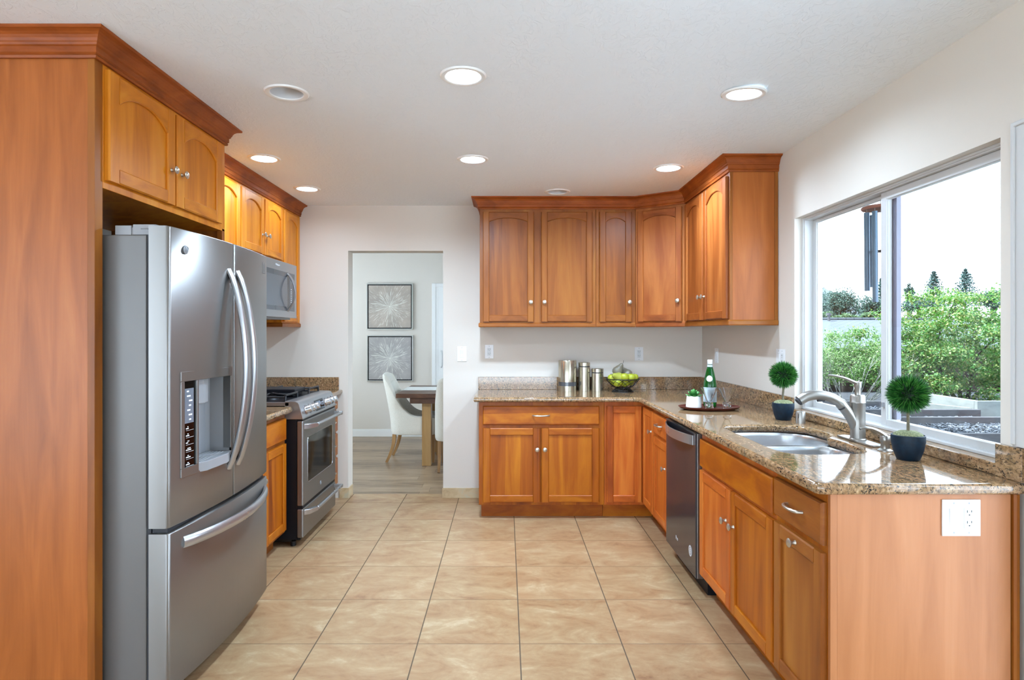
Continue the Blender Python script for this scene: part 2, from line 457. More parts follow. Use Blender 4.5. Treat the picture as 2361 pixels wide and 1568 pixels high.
class MB:
    def __init__(s):
        s.v, s.f, s.mi, s.sm = [], [], [], []
    def add(s, vs, fs, mi=0, smooth=False, T=None):
        b = len(s.v)
        for p in vs:
            s.v.append(Vector(T(*p)) if T else Vector(p))
        for q in fs:
            s.f.append([b + k for k in q]); s.mi.append(mi); s.sm.append(smooth)
        return s
    def box(s, a, b, c, mi=0, T=None):
        (x0, x1), (y0, y1), (z0, z1) = a, b, c
        vs = [(x0, y0, z0), (x1, y0, z0), (x1, y1, z0), (x0, y1, z0), (x0, y0, z1), (x1, y0, z1), (x1, y1, z1), (x0, y1, z1)]
        return s.add(vs, [(0, 3, 2, 1), (4, 5, 6, 7), (0, 1, 5, 4), (1, 2, 6, 5), (2, 3, 7, 6), (3, 0, 4, 7)], mi, False, T)
    def prism(s, poly, d0, d1, axis='z', mi=0, T=None, smooth=False):
        mp = {'z': lambda a, b, c: (a, b, c), 'y': lambda a, b, c: (a, c, b), 'x': lambda a, b, c: (c, a, b)}[axis]
        n = len(poly)
        vs = [mp(a, b, d0) for a, b in poly] + [mp(a, b, d1) for a, b in poly]
        fs = [tuple(range(n)), tuple(range(2 * n - 1, n - 1, -1))] + [(k, (k + 1) % n, n + (k + 1) % n, n + k) for k in range(n)]
        return s.add(vs, fs, mi, smooth, T)
    def lathe(s, prof, n=24, c=(0, 0, 0), mi=0, T=None, smooth=True, sx=1.0, sy=1.0):
        vs, fs = [], []
        rings = []
        for r, z in prof:
            if r < 1e-6:
                rings.append([len(vs)]); vs.append((c[0], c[1], c[2] + z))
            else:
                rings.append(list(range(len(vs), len(vs) + n)))
                for k in range(n):
                    a = 2 * PI * k / n
                    vs.append((c[0] + r * sx * math.cos(a), c[1] + r * sy * math.sin(a), c[2] + z))
        for A, B in zip(rings, rings[1:]):
            for k in range(n):
                k2 = (k + 1) % n
                if len(A) == 1 and len(B) == 1: continue
                if len(A) == 1: fs.append((A[0], B[k], B[k2]))
                elif len(B) == 1: fs.append((A[k], A[k2], B[0]))
                else: fs.append((A[k], A[k2], B[k2], B[k]))
        return s.add(vs, fs, mi, smooth, T)
    def tube(s, path, r, n=8, closed=False, mi=0, T=None, flat=None, up=None):
        path = [Vector(p) for p in path]
        L = len(path)
        rs = r if isinstance(r, (list, tuple)) else [r] * L
        vs, fs = [], []
        ref = None
        for k, p in enumerate(path):
            if closed: d = path[(k + 1) % L] - path[k - 1]
            else: d = path[min(k + 1, L - 1)] - path[max(k - 1, 0)]
            d.normalize()
            if up is not None: a = Vector(up)
            elif ref is None: a = Vector((0, 0, 1)) if abs(d.z) < 0.9 else Vector((1, 0, 0))
            else: a = ref
            a = a - d * a.dot(d)
            if a.length < 1e-6: a = d.orthogonal()
            a.normalize(); ref = a
            b = d.cross(a)
            fx, fy = flat if flat else (1, 1)
            for j in range(n):
                t = 2 * PI * (j + 0.5) / n
                q = p + a * (math.cos(t) * rs[k] * fx) + b * (math.sin(t) * rs[k] * fy)
                vs.append(tuple(q))
        m = L if closed else L - 1
        for k in range(m):
            k2 = (k + 1) % L
            for j in range(n):
                j2 = (j + 1) % n
                fs.append((k * n + j, k * n + j2, k2 * n + j2, k2 * n + j))
        if not closed:
            fs.append(tuple(range(n - 1, -1, -1)))
            fs.append(tuple(range((L - 1) * n, L * n)))
        return s.add(vs, fs, mi, True, T)
    def sweep(s, prof, path, mi=0):
        'profile (outward, z) carried along a flat path with mitred corners; outward is to the right of the walk'
        P = [Vector((a, b)) for a, b in path]
        n = len(prof)
        vs, fs = [], []
        for k, p in enumerate(P):
            ns = []
            if k > 0: d = (P[k] - P[k - 1]).normalized(); ns.append(Vector((d.y, -d.x)))
            if k < len(P) - 1: d = (P[k + 1] - P[k]).normalized(); ns.append(Vector((d.y, -d.x)))
            if len(ns) == 1: o = ns[0]
            else:
                o = (ns[0] + ns[1]).normalized(); o = o / max(0.2, o.dot(ns[0]))
            for d, z in prof:
                vs.append((p.x + o.x * d, p.y + o.y * d, z))
        for k in range(len(P) - 1):
            for j in range(n):
                j2 = (j + 1) % n
                fs.append((k * n + j, k * n + j2, (k + 1) * n + j2, (k + 1) * n + j))
        fs.append(tuple(range(n - 1, -1, -1)))
        fs.append(tuple(range((len(P) - 1) * n, len(P) * n)))
        return s.add(vs, fs, mi)
    def loft(s, rings, mi=0, cap0=True, cap1=True, smooth=True, T=None):
        n = len(rings[0])
        vs = [p for r in rings for p in r]
        fs = []
        for k in range(len(rings) - 1):
            for j in range(n):
                j2 = (j + 1) % n
                fs.append((k * n + j, k * n + j2, (k + 1) * n + j2, (k + 1) * n + j))
        if cap0: fs.append(tuple(range(n - 1, -1, -1)))
        if cap1: fs.append(tuple(range((len(rings) - 1) * n, len(rings) * n)))
        return s.add(vs, fs, mi, smooth, T)
    def build(s, name, mats, parent=None, bevel=0.0, seg=2, sub=0, fixn=True, angle=40):
        me = bpy.data.meshes.new(name)
        o0 = ORG.get(parent, Vector((0, 0, 0))) if parent else Vector((0, 0, 0))
        me.from_pydata([p - o0 for p in s.v], [], s.f)
        for m in (mats if isinstance(mats, (list, tuple)) else [mats]):
            me.materials.append(M[m] if isinstance(m, str) else m)
        me.polygons.foreach_set('material_index', s.mi)
        me.polygons.foreach_set('use_smooth', s.sm)
        me.update()
        if fixn:
            bm = bmesh.new(); bm.from_mesh(me)
            bmesh.ops.recalc_face_normals(bm, faces=bm.faces)
            bm.to_mesh(me); bm.free()
        if any(s.sm):
            me.set_sharp_from_angle(angle=math.radians(angle))
        o = bpy.data.objects.new(name, me)
        COL.objects.link(o)
        if parent:
            o.parent = parent
        ORG[o] = o0.copy()
        if bevel:
            md = o.modifiers.new('edge_rounding', 'BEVEL')
            md.width = bevel; md.segments = seg; md.limit_method = 'ANGLE'; md.angle_limit = math.radians(35)
        if sub:
            md = o.modifiers.new('smoothing', 'SUBSURF'); md.levels = sub; md.render_levels = sub
        return o

def tag(o, label=None, cat=None, group=None, kind=None):
    if label: o['label'] = label
    if cat: o['category'] = cat
    if group: o['group'] = group
    if kind: o['kind'] = kind
    return o

def thing(name, label, cat, loc=(0, 0, 0), group=None, kind=None):
    o = bpy.data.objects.new(name, None)
    o.empty_display_size = 0.05
    COL.objects.link(o)
    o.location = loc
    ORG[o] = Vector(loc)
    return tag(o, label, cat, group, kind)

def dup(root, loc, label, rotz=0.0, scale=1.0):
    r = root.copy(); COL.objects.link(r)
    r.location = loc; r.rotation_euler = (0, 0, rotz); r.scale = (scale,) * 3
    r['label'] = label
    ORG[r] = Vector(loc)
    for ch in list(root.children):
        c = ch.copy(); COL.objects.link(c); c.parent = r
        for g in list(ch.children):
            d = g.copy(); COL.objects.link(d); d.parent = c
    return r

def curve_geo(loops, extrude, bevel, res=3):
    'filled flat outline with holes and rounded edges, as vertices and faces centred on z=0'
    cu = bpy.data.curves.new('outline', 'CURVE')
    cu.dimensions = '2D'; cu.fill_mode = 'BOTH'
    cu.extrude = extrude; cu.bevel_depth = bevel; cu.bevel_resolution = res
    for lp in loops:
        sp = cu.splines.new('POLY')
        sp.points.add(len(lp) - 1)
        for k, (x, y) in enumerate(lp): sp.points[k].co = (x, y, 0, 1)
        sp.use_cyclic_u = True
    ob = bpy.data.objects.new('outline', cu)
    COL.objects.link(ob)
    dg = bpy.context.evaluated_depsgraph_get()
    me = bpy.data.meshes.new_from_object(ob.evaluated_get(dg))
    vs = [tuple(v.co) for v in me.vertices]; fs = [tuple(p.vertices) for p in me.polygons]
    bpy.data.objects.remove(ob); bpy.data.curves.remove(cu); bpy.data.meshes.remove(me)
    return vs, fs

def text_geo(txt, size, depth):
    cu = bpy.data.curves.new('lettering', 'FONT')
    cu.body = txt; cu.size = size; cu.extrude = depth; cu.align_x = 'CENTER'; cu.align_y = 'CENTER'
    ob = bpy.data.objects.new('lettering', cu); COL.objects.link(ob)
    dg = bpy.context.evaluated_depsgraph_get()
    me = bpy.data.meshes.new_from_object(ob.evaluated_get(dg))
    vs = [tuple(v.co) for v in me.vertices]; fs = [tuple(p.vertices) for p in me.polygons]
    bpy.data.objects.remove(ob); bpy.data.curves.remove(cu); bpy.data.meshes.remove(me)
    return vs, fs

def offset_poly(poly, d):
    'move every edge of a counter-clockwise outline inward by d'
    n = len(poly); out = []
    for k in range(n):
        p0, p1, p2 = (Vector(poly[k - 1]), Vector(poly[k]), Vector(poly[(k + 1) % n]))
        a = (p1 - p0).normalized(); b = (p2 - p1).normalized()
        na, nb = Vector((-a.y, a.x)), Vector((-b.y, b.x))
        o = (na + nb).normalized(); o = o / max(0.3, o.dot(na))
        out.append(tuple(p1 + o * d))
    return out

def circle(cx, cy, r, n=32):
    return [(cx + r * math.cos(2 * PI * k / n), cy + r * math.sin(2 * PI * k / n)) for k in range(n)]

def smooth_loop(pts, sub=6):
    out = []; n = len(pts)
    for k in range(n):
        p0, p1, p2, p3 = [Vector(pts[(k + j) % n]) for j in (-1, 0, 1, 2)]
        for q in range(sub):
            t = q / sub
            out.append(tuple(0.5 * ((2 * p1) + (p2 - p0) * t + (2 * p0 - 5 * p1 + 4 * p2 - p3) * t * t + (3 * p1 - p0 - 3 * p2 + p3) * t ** 3)))
    return out

def smooth_path(pts, sub=6):
    out = []; n = len(pts)
    V = [Vector(p) for p in pts]
    for k in range(n - 1):
        p0, p1, p2, p3 = V[max(k - 1, 0)], V[k], V[k + 1], V[min(k + 2, n - 1)]
        for q in range(sub):
            t = q / sub
            out.append(0.5 * ((2 * p1) + (p2 - p0) * t + (2 * p0 - 5 * p1 + 4 * p2 - p3) * t * t + (3 * p1 - p0 - 3 * p2 + p3) * t ** 3))
    out.append(V[-1])
    return out

def facing(origin, U, N):
    'maps (along the face, up, out of the face) to the room'
    o, u, n = Vector(origin), Vector(U).normalized(), Vector(N).normalized()
    return lambda a, b, c: o + u * a + Vector((0, 0, b)) + n * c

# ------------------------------------------------------------------ the setting
def struct(name, mb, mats, label, cat, **kw):
    return tag(mb.build(name, mats, **kw), label, cat, kind='structure')

REAR = -6.6
def bx(*boxes):
    m = MB()
    for b in boxes: m.box(*b)
    return m

struct('floor', bx(((-4.7, 1.815), (REAR, 5.322), (-0.1, 0.0))), 'tile', 'large beige stone floor tiles laid in a square grid', 'floor')
struct('floor_dining', bx(((-3.4, 1.815), (5.322, DIN_Y + 0.15), (-0.1, -0.001))), 'plank', 'greyed wood plank floor beyond the doorway', 'floor')

CANS = [(-0.177, 2.570, 9), (-0.977, 2.751, 0), (1.062, 2.751, 5), (-1.482, 3.785, 4), (-0.203, 3.804, 22), (1.056, 4.004, 13), (-1.476, 4.583, 2.5), (0.392, 4.682, 0)]
REAR_FILL_CANS = [(-1.3, 1.1), (0.7, 1.0), (-1.3, -0.9), (0.7, -0.9), (-3.2, 0.0)]  # lights added out of view to brighten the kitchen
cm = MB()
vs, fs = curve_geo([[(-4.7, REAR), (XR + 0.1, REAR), (XR + 0.1, YB + 0.1), (-4.7, YB + 0.1)]] + [circle(x, y, 0.078) for x, y, _ in CANS], 0.01, 0)
cm.add([(x, y, z + CZ + 0.01) for x, y, z in vs], fs)
struct('ceiling', cm, 'ceiling', 'white textured ceiling with recessed lights', 'ceiling')
struct('bounce_patio', bx(((-14.0, 6.0), (-18.0, REAR - 0.16), (-0.2, -0.1)), ((-14.0, -4.76), (REAR - 0.16, 5.0), (-0.2, -0.1)), ((1.82, 6.0), (REAR - 0.16, 2.0), (-0.2, -0.1))), 'bounce_white', 'unseen near-white ground added outside the openings to bounce light indoors', 'ground')  # added reflector ground, throws sunlight up onto the ceiling
struct('ceiling_dining', bx(((-3.4, 1.815), (YB + WT, DIN_Y + 0.15), (CZ, CZ + 0.05))), 'ceiling', 'white ceiling of the dining room', 'ceiling')
struct('roof', bx(((-6.6, 2.55), (REAR - 0.9, DIN_Y + 0.8), (CZ + 0.24, CZ + 0.36))), 'white', 'unseen roof slab added to block sun and sky, with an overhanging eave', 'roof')  # unseen slab added to keep sun and sky off the rooms

W0, W1, DTOP = -1.327, -0.527, 2.081
struct('wall_back', bx(((-2.2, W0), (YB, YB + WT), (0, CZ + 0.02)), ((W0, W1), (YB, YB + WT), (DTOP, CZ + 0.02)), ((W1, XR + 0.16), (YB, YB + WT), (0, CZ + 0.02))),
       'wall', 'greige back wall with an open doorway to the dining room', 'wall')
WY0, WY1, WZ0, WZ1 = 2.063, 3.534, 0.957, 2.045
GY0, GY1, GZ = 0.1, 1.905, 2.0
XO = XR + 0.16
struct('wall_right', bx(((XR, XO), (WY1, YB), (0, CZ + 0.02)), ((XR, XO), (WY0, WY1), (0, 0.914)), ((XR, XO), (WY0, WY1), (WZ1, CZ + 0.02)),
                        ((XR, XO), (GY1, WY0), (0, CZ + 0.02)), ((XR, XO), (GY0, GY1), (GZ, CZ + 0.02)), ((XR, XO), (REAR, GY0), (0, CZ + 0.02))),
       'wall', 'greige wall on the right with the window over the sink', 'wall')
struct('wall_left', bx(((XL - 0.15, XL), (2.2, YB), (0, CZ + 0.02)), ((-4.6, XL - 0.15), (2.2, 2.35), (0, CZ + 0.02))), 'wall', 'greige wall behind the left cabinets', 'wall')
struct('wall_family', bx(((-4.75, -4.6), (REAR, 2.35), (2.3, CZ + 0.02)), ((-4.75, -4.6), (REAR, -6.2), (0, 2.3)), ((-4.75, -4.6), (-0.8, 2.35), (0, 2.3)), ((-4.75, -4.6), (-4.1, -3.9), (0, 2.3))), 'wall', 'greige side wall of the space behind the camera with openings added for daylight', 'wall')  # side openings added so daylight reaches the right-hand cabinets
struct('wall_rear', bx(((-4.6, XO), (REAR - 0.15, REAR), (2.3, CZ + 0.02)), ((-4.6, -4.3), (REAR - 0.15, REAR), (0, 2.3)), ((1.4, XO), (REAR - 0.15, REAR), (0, 2.3)), ((-1.6, -1.4), (REAR - 0.15, REAR), (0, 2.3))),
       'wall', 'rear wall behind the camera with wide openings added to let in daylight', 'wall')  # openings placed and sized for the daylight they send into the kitchen
struct('wall_dining_back', bx(((-3.4, 1.815), (DIN_Y, DIN_Y + 0.15), (0, CZ + 0.02))), 'wall', 'greige far wall of the dining room with two pictures', 'wall')
struct('wall_dining_left', bx(((-3.4, -3.25), (YB + WT, DIN_Y), (0, 0.8)), ((-3.4, -3.25), (YB + WT, DIN_Y), (2.1, CZ + 0.02)), ((-3.4, -3.25), (YB + WT, 5.8), (0.8, 2.1)), ((-3.4, -3.25), (7.8, DIN_Y), (0.8, 2.1))), 'wall', 'side wall of the dining room with an unseen opening added for daylight', 'wall')  # unseen opening added to light the dining room
struct('wall_dining_right', bx(((XR, XO), (YB + WT, 5.7), (0, CZ + 0.02)), ((XR, XO), (7.9, DIN_Y), (0, CZ + 0.02)), ((XR, XO), (5.7, 7.9), (0, 0.5)), ((XR, XO), (5.7, 7.9), (2.1, CZ + 0.02))), 'wall', 'far side wall of the dining room with an unseen opening added for daylight', 'wall')  # unseen opening added so daylight reaches the chair from the right

struct('baseboard_left', bx(((-1.40, W0 + 0.010), (YB - 0.011, YB), (0, 0.085)), ((W0, W0 + 0.010), (YB, 5.322), (0, 0.085))), 'skirt', 'beige stone skirting left of the doorway', 'baseboard', bevel=0.002)
struct('baseboard_right', bx(((W1 - 0.008, -0.2), (YB - 0.011, YB), (0, 0.085))), 'skirt', 'beige stone skirting right of the doorway', 'baseboard', bevel=0.002)
struct('baseboard_dining', bx(((-3.2, -0.99), (DIN_Y - 0.014, DIN_Y), (0, 0.085)), ((-3.2, -0.99), (DIN_Y - 0.009, DIN_Y), (0.085, 0.1))), 'white', 'white baseboard on the dining room wall', 'baseboard', bevel=0.003)

# window over the sink: outer frame, inner sash near the camera, outer sash beyond
win = thing('window_1', 'white two-pane sliding window over the kitchen sink', 'window', (XR + 0.05, 2.8, WZ0), kind='structure')
def rect_frame(m, xa, xb, ya, yb, za, zb, wl, wr, wt, wb, mi=0):
    m.box((xa, xb), (ya, ya + wl), (za, zb), mi); m.box((xa, xb), (yb - wr, yb), (za, zb), mi)
    m.box((xa, xb), (ya + wl, yb - wr), (zb - wt, zb), mi); m.box((xa, xb), (ya + wl, yb - wr), (za, za + wb), mi)
m = MB()
rect_frame(m, 1.694, 1.80, WY0, WY1, WZ0, WZ1, 0.022, 0.022, 0.010, 0.012)
rect_frame(m, 1.700, 1.80, WY0 + 0.02, WY1 - 0.02, WZ0 + 0.01, WZ1 - 0.008, 0.008, 0.008, 0.008, 0.004)
m.build('window_frame', 'vinyl', win, bevel=0.002)
def sash(y0, y1, x0, x1, stile_far, mat, name, ztop_, rail):
    m = MB()
    rect_frame(m, x0, x1, y0, y1, WZ0 + 0.012, ztop_, 0.032, stile_far, rail, 0.032)
    rect_frame(m, x0 + 0.006, x1 - 0.004, y0 + 0.03, y1 - stile_far + 0.002, WZ0 + 0.040, ztop_ - rail + 0.004, 0.006, 0.006, 0.006, 0.006)
    s = m.build(name, mat, win, bevel=0.002)
    g = MB(); xm = (x0 + x1) / 2
    g.box((xm - 0.002, xm + 0.002), (y0 + 0.03, y1 - 0.03), (WZ0 + 0.042, ztop_ - rail + 0.002))
    g.build('glass', 'glass', s)
    return s
s1 = sash(WY0 + 0.026, 2.821, 1.716, 1.744, 0.040, ['vinyl'], 'sash', WZ1 - 0.017, 0.034)
s2 = sash(2.757, WY1 - 0.028, 1.746, 1.766, 0.036, ['vinyl'], 'sash', WZ1 - 0.017, 0.016)
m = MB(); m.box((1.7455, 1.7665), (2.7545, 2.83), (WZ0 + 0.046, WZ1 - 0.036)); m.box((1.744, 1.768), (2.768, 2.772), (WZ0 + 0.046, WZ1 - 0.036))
tag(m.build('meeting_stile', 'vinyl_shaded', s2, bevel=0.001), 'outer stile with its shade in the grey colour')
m = MB(); m.tube([(1.712, 2.800, 1.055), (1.712, 2.800, 1.075)], 0.007, 8); m.build('latch', 'grey_plastic', s1)

# patio door just right of the frame: casing, frame and glass
pd = thing('door_1', 'white cased patio door right of the sink counter', 'door', (XR, 1.0, 0), kind='structure')
m = MB()
m.prism([(1.89, 0), (1.943, 0), (1.943, 1.024), (2.0, 1.024), (2.0, 2.07), (-0.01, 2.07), (-0.01, 0), (0.1, 0), (0.1, 2.0), (1.89, 2.0)], XR - 0.014, XR, 'x')
m.prism([(1.985, 1.03), (2.0, 1.03), (2.0, 2.07), (-0.01, 2.07), (-0.01, 2.055), (1.985, 2.055)], XR - 0.02, XR - 0.013, 'x')
m.build('casing', 'vinyl', pd, bevel=0.003)
m = MB()
for y0, y1 in ((GY0, 1.02), (0.98, GY1)):
    xx = 1.70 if y0 > 0.5 else 1.75
    rect_frame(m, xx, xx + 0.04, y0, y1, 0.0, GZ, 0.06, 0.06, 0.06, 0.08)
m.build('door_frame', 'vinyl', pd, bevel=0.002)
m = MB(); m.box((1.718, 1.722), (1.03, GY1 - 0.05), (0.07, GZ - 0.05)); m.box((1.768, 1.772), (GY0 + 0.05, 0.97), (0.07, GZ - 0.05))
m.build('glass', 'glass', pd)

# sliding door in the dining room
dd = thing('door_2', 'white sliding door at the right of the dining room wall', 'door', (-0.3, DIN_Y, 0), kind='structure')
m = MB()
for x0, x1, d in ((-0.985, -0.935, 0.03), (-0.935, -0.90, 0.022), (0.95, 1.0, 0.03)): m.box((x0, x1), (DIN_Y - d, DIN_Y), (0, 2.05))
m.box((-0.935, 0.95), (DIN_Y - 0.03, DIN_Y), (2.0, 2.05))
m.build('door_frame', 'white', dd, bevel=0.003)
m = MB()
m.box((-0.90, 0.95), (DIN_Y - 0.012, DIN_Y), (0, 2.0))
for x0 in (-0.90, -0.01): rect_frame2 = [m.box((x0, x0 + 0.085), (DIN_Y - 0.024, DIN_Y - 0.01), (0, 2.0)), m.box((x0 + 0.83, x0 + 0.91), (DIN_Y - 0.024, DIN_Y - 0.01), (0, 2.0))]
dpan = m.build('door_panel', 'white', dd, bevel=0.002)
m = MB(); m.tube(smooth_path([(-0.862, DIN_Y - 0.02, 0.93), (-0.845, DIN_Y - 0.06, 0.96), (-0.845, DIN_Y - 0.06, 1.12), (-0.862, DIN_Y - 0.02, 1.15)]), 0.009, 8)
m.build('handle', 'vinyl', dpan)

# ------------------------------------------------------------------ recessed ceiling lights
def can(x, y, lit, label, group, tilt=0.0, tint=(0.72, 0.955, 1.22)):
    t = thing('recessed_ceiling_light', label, 'ceiling light', (x, y, CZ), group)
    m = MB()
    m.lathe([(0.071, 0.0), (0.073, -0.004), (0.080, -0.007), (0.092, -0.006), (0.097, -0.001), (0.097, 0.001), (0.080, 0.001), (0.076, 0.002)], 40, (x, y, CZ))
    tr = m.build('trim_ring', 'white', t)
    if tilt: tr.rotation_euler = (tilt, tilt * 0.6, 0); tr.location = (0, 0, -0.004)
    m = MB()
    m.lathe([(0.073, -0.003), (0.070, 0.03), (0.062, 0.075), (0.052, 0.12), (0.0, 0.125)], 36, (x, y, CZ))
    m.build('housing', 'white' if lit else 'can_refl', t)
    if lit:
        m = MB(); m.lathe([(0.0, 0.015), (0.055, 0.016), (0.070, 0.018)], 36, (x, y, CZ))
        m.build('lens', 'lamp_on', t)
        ld = bpy.data.lights.new('can_light', 'AREA')
        ld.shape = 'DISK'; ld.size = 0.13; ld.energy = lit; ld.color = tint
        ld.spread = math.radians(165)
        lo = bpy.data.objects.new('can_light', ld); COL.objects.link(lo); lo.parent = t; lo.location = (0, 0, 0.006)
    else:
        m = MB(); m.lathe([(0.0, 0.06), (0.02, 0.055), (0.034, 0.068), (0.05, 0.085)], 24, (x, y, CZ))
        m.lathe([(0.072, 0.0), (0.070, 0.02), (0.060, 0.055), (0.056, 0.058)], 36, (x, y, CZ))
        m.build('bulb', 'can_refl', t)
    return t
can_labels = ['lit round recessed ceiling light nearest the camera at the centre', 'unlit recessed ceiling light in front of the refrigerator cabinets',
              'lit recessed ceiling light with a slightly dropped ring, out towards the window', 'lit recessed ceiling light beside the tall refrigerator cabinet crown',
              'lit recessed ceiling light in the middle of the ceiling behind the nearest one', 'lit recessed ceiling light in front of the corner wall cabinets',
              'lit recessed ceiling light at the far end over the microwave run', 'unlit recessed light just in front of the back wall cabinets crown']
for (x, y, lit), lab in zip(CANS, can_labels):
    can(x, y, lit, lab, 'recessed ceiling lights', 0.05 if (x > 1.06 and y < 3) else 0.0)
for x, y in REAR_FILL_CANS:
    can(x, y, CAN_WATT, 'unseen recessed light added behind the camera to brighten the kitchen', 'added recessed lights behind the camera')
for x in (-1.9, -0.3):
    can(x, 6.2, 1, 'unseen recessed light added to brighten the dining room', 'added recessed lights in the dining room', tint=(1.0, 0.97, 0.92))  # two unseen lights added to brighten this room

# ------------------------------------------------------------------ cabinet pieces
def knob(parent, T, u, v, n=0.02, mat='knobmetal'):
    m = MB()
    m.lathe([(0.009, 0.0), (0.0075, 0.003), (0.0055, 0.008), (0.006, 0.013), (0.012, 0.018), (0.0165, 0.021), (0.0165, 0.024), (0.012, 0.0275), (0.0, 0.029)], 18,
            T=lambda a, b, c: T(u + a, v + b, n + c))
    return m.build('knob', mat, parent)

def pull(parent, T, u, v, w=0.10, n=0.02):
    m = MB()
    pts = smooth_path([(u - w / 2, v, n), (u - w / 2 + 0.006, v, n + 0.018), (u - w / 4, v, n + 0.028), (u, v, n + 0.031), (u + w / 4, v, n + 0.028), (u + w / 2 - 0.006, v, n + 0.018), (u + w / 2, v, n)], 4)
    m.tube([T(*p) for p in pts], 0.0058, 8)
    return m.build('pull', 'knobmetal', parent)

def door(parent, T, u0, u1, v0, v1, style='wood', arch=0.0, kn=None, stile=0.05, rail=0.052, t=0.02, name='door'):
    V, H = style, style + '_h'
    m = MB()
    c = 0.005
    def strip(poly, d0, d1, ax, mi):
        if ax == 'v': m.prism([(a, b) for a, b in poly], d0, d1, 'z', mi, T=lambda a, b, z: T(a, z, b))
        else: m.prism([(a, b) for a, b in poly], d0, d1, 'z', mi, T=lambda a, b, z: T(z, a, b))
    strip([(u0, 0.001), (u0 + stile, 0.001), (u0 + stile, t - 0.004), (u0 + stile - 0.004, t), (u0 + c, t), (u0, t - c)], v0, v1, 'v', 0)
    strip([(u1, 0.001), (u1 - stile, 0.001), (u1 - stile, t - 0.004), (u1 - stile + 0.004, t), (u1 - c, t), (u1, t - c)], v0, v1, 'v', 0)
    strip([(v0, 0.001), (v0 + rail, 0.001), (v0 + rail, t - 0.004), (v0 + rail - 0.004, t - 0.0004), (v0 + c, t - 0.0004), (v0, t - c)], u0 + stile, u1 - stile, 'h', 1)
    ua, ub = u0 + stile, u1 - stile
    if arch:
        top = v1 - rail * 0.95
        side = top - arch
        N = 14
        def low(off):
            pts = []
            for k in range(N + 1):
                q = k / N
                pts.append((ua + (ub - ua) * q, side - off + arch * (1 - abs(2 * q - 1) ** 2.3)))
            return pts
        fr, bk = low(0.0), low(0.004)
        vs = []; fs = []
        for k in range(N + 1):
            vs += [T(fr[k][0], v1 - c, t - 0.0004), T(fr[k][0], fr[k][1] + 0.004, t - 0.0004), T(fr[k][0], fr[k][1], t - 0.0044), T(fr[k][0], fr[k][1], 0.001), T(fr[k][0], v1, 0.001), T(fr[k][0], v1, t - c)]
        for k in range(N):
            for j in range(6):
                fs.append((k * 6 + j, k * 6 + (j + 1) % 6, (k + 1) * 6 + (j + 1) % 6, (k + 1) * 6 + j))
        fs.append(tuple(range(6))); fs.append(tuple(range(N * 6, N * 6 + 6)))
        m.add(vs, fs, 1)
        ptop = v1 - rail * 0.5
    else:
        strip([(v1, 0.001), (v1 - rail, 0.001), (v1 - rail, t - 0.004), (v1 - rail + 0.004, t - 0.0004), (v1 - c, t - 0.0004), (v1, t - c)], ua, ub, 'h', 1)
        ptop = v1 - rail * 0.5
    d = m.build(name, [V, H], parent)
    p = MB(); p.box((ua - 0.01, ub + 0.01), (v0 + rail * 0.6, ptop), (0.003, t - 0.010), T=T)
    p.build('panel', V, d)
    if kn: knob(d, T, *kn, n=t)
    return d

def drawer(parent, T, u0, u1, v0, v1, style='wood', pl=None, kn=None, t=0.02):
    m = MB()
    c = 0.006
    vs = [T(u0, v0, 0.001), T(u1, v0, 0.001), T(u1, v1, 0.001), T(u0, v1, 0.001), T(u0, v0, t - c), T(u1, v0, t - c), T(u1, v1, t - c), T(u0, v1, t - c),
          T(u0 + c, v0 + c, t), T(u1 - c, v0 + c, t), T(u1 - c, v1 - c, t), T(u0 + c, v1 - c, t)]
    fs = [(0, 1, 2, 3), (8, 9, 10, 11)] + [(a + k, a + (k + 1) % 4, a + 4 + (k + 1) % 4, a + 4 + k) for a in (0, 4) for k in range(4)]
    m.add(vs, fs)
    d = m.build('drawer', style + '_h', parent)
    if pl: pull(d, T, *pl, n=t)
    if kn: knob(d, T, *kn, n=t)
    return d

def carcass(parent, style, *boxes, name='carcass', bevel=0.0015):
    m = MB()
    for b in boxes: m.box(*b)
    return m.build(name, style, parent, bevel=bevel)

CROWN = [(0, 2.368), (0.010, 2.368), (0.013, 2.376), (0.010, 2.381), (0.016, 2.386), (0.016, 2.406), (0.022, 2.410), (0.024, 2.417), (0.027, 2.421),
         (0.030, 2.430), (0.036, 2.439), (0.045, 2.446), (0.055, 2.450), (0.0615, 2.4515), (0.065, 2.455), (0.065, 2.4612), (0, 2.4612)]
def rail_profile(z0, z1, d=0.010):
    return [(0, z0), (d * 0.6, z0), (d, z0 + 0.006), (d, z1 - 0.008), (d * 0.4, z1), (0, z1)]

# ------------------------------------------------------------------ tall refrigerator cabinet (left foreground)
FX, FY0, FY1 = -1.465, 2.2, 3.215
fc = thing('refrigerator_cabinet', 'tall cherry wood cabinet framing the stainless refrigerator, two arched doors above it', 'cabinet', (FX, FY0, 0))
carcass(fc, 'veneer_tall', ((XL + 0.003, FX - 0.024), (FY0, FY0 + 0.02), (0, 2.375)), name='side_panel')
carcass(fc, 'wood', ((FX - 0.026, FX), (FY0 - 0.002, FY0 + 0.042), (0, 2.375)), name='front_stile')
carcass(fc, 'wood', ((FX - 0.026, FX), (FY1 - 0.03, FY1), (0, 1.93)), ((XL + 0.003, FX - 0.026), (FY1 - 0.02, FY1), (0, 1.93)), name='far_panel')
carcass(fc, 'honey', ((XL + 0.003, FX), (FY0 + 0.0425, FY1), (1.918, 2.375)), name='upper_box')
TL = lambda a, b, c: Vector((FX + c, a, b))
door(fc, TL, 2.250, 2.702, 1.948, 2.352, 'honey', 0.055, (2.668, 2.095), 0.062, 0.056)
door(fc, TL, 2.716, 3.150, 1.948, 2.352, 'honey', 0.055, (2.752, 2.095), 0.062, 0.056)
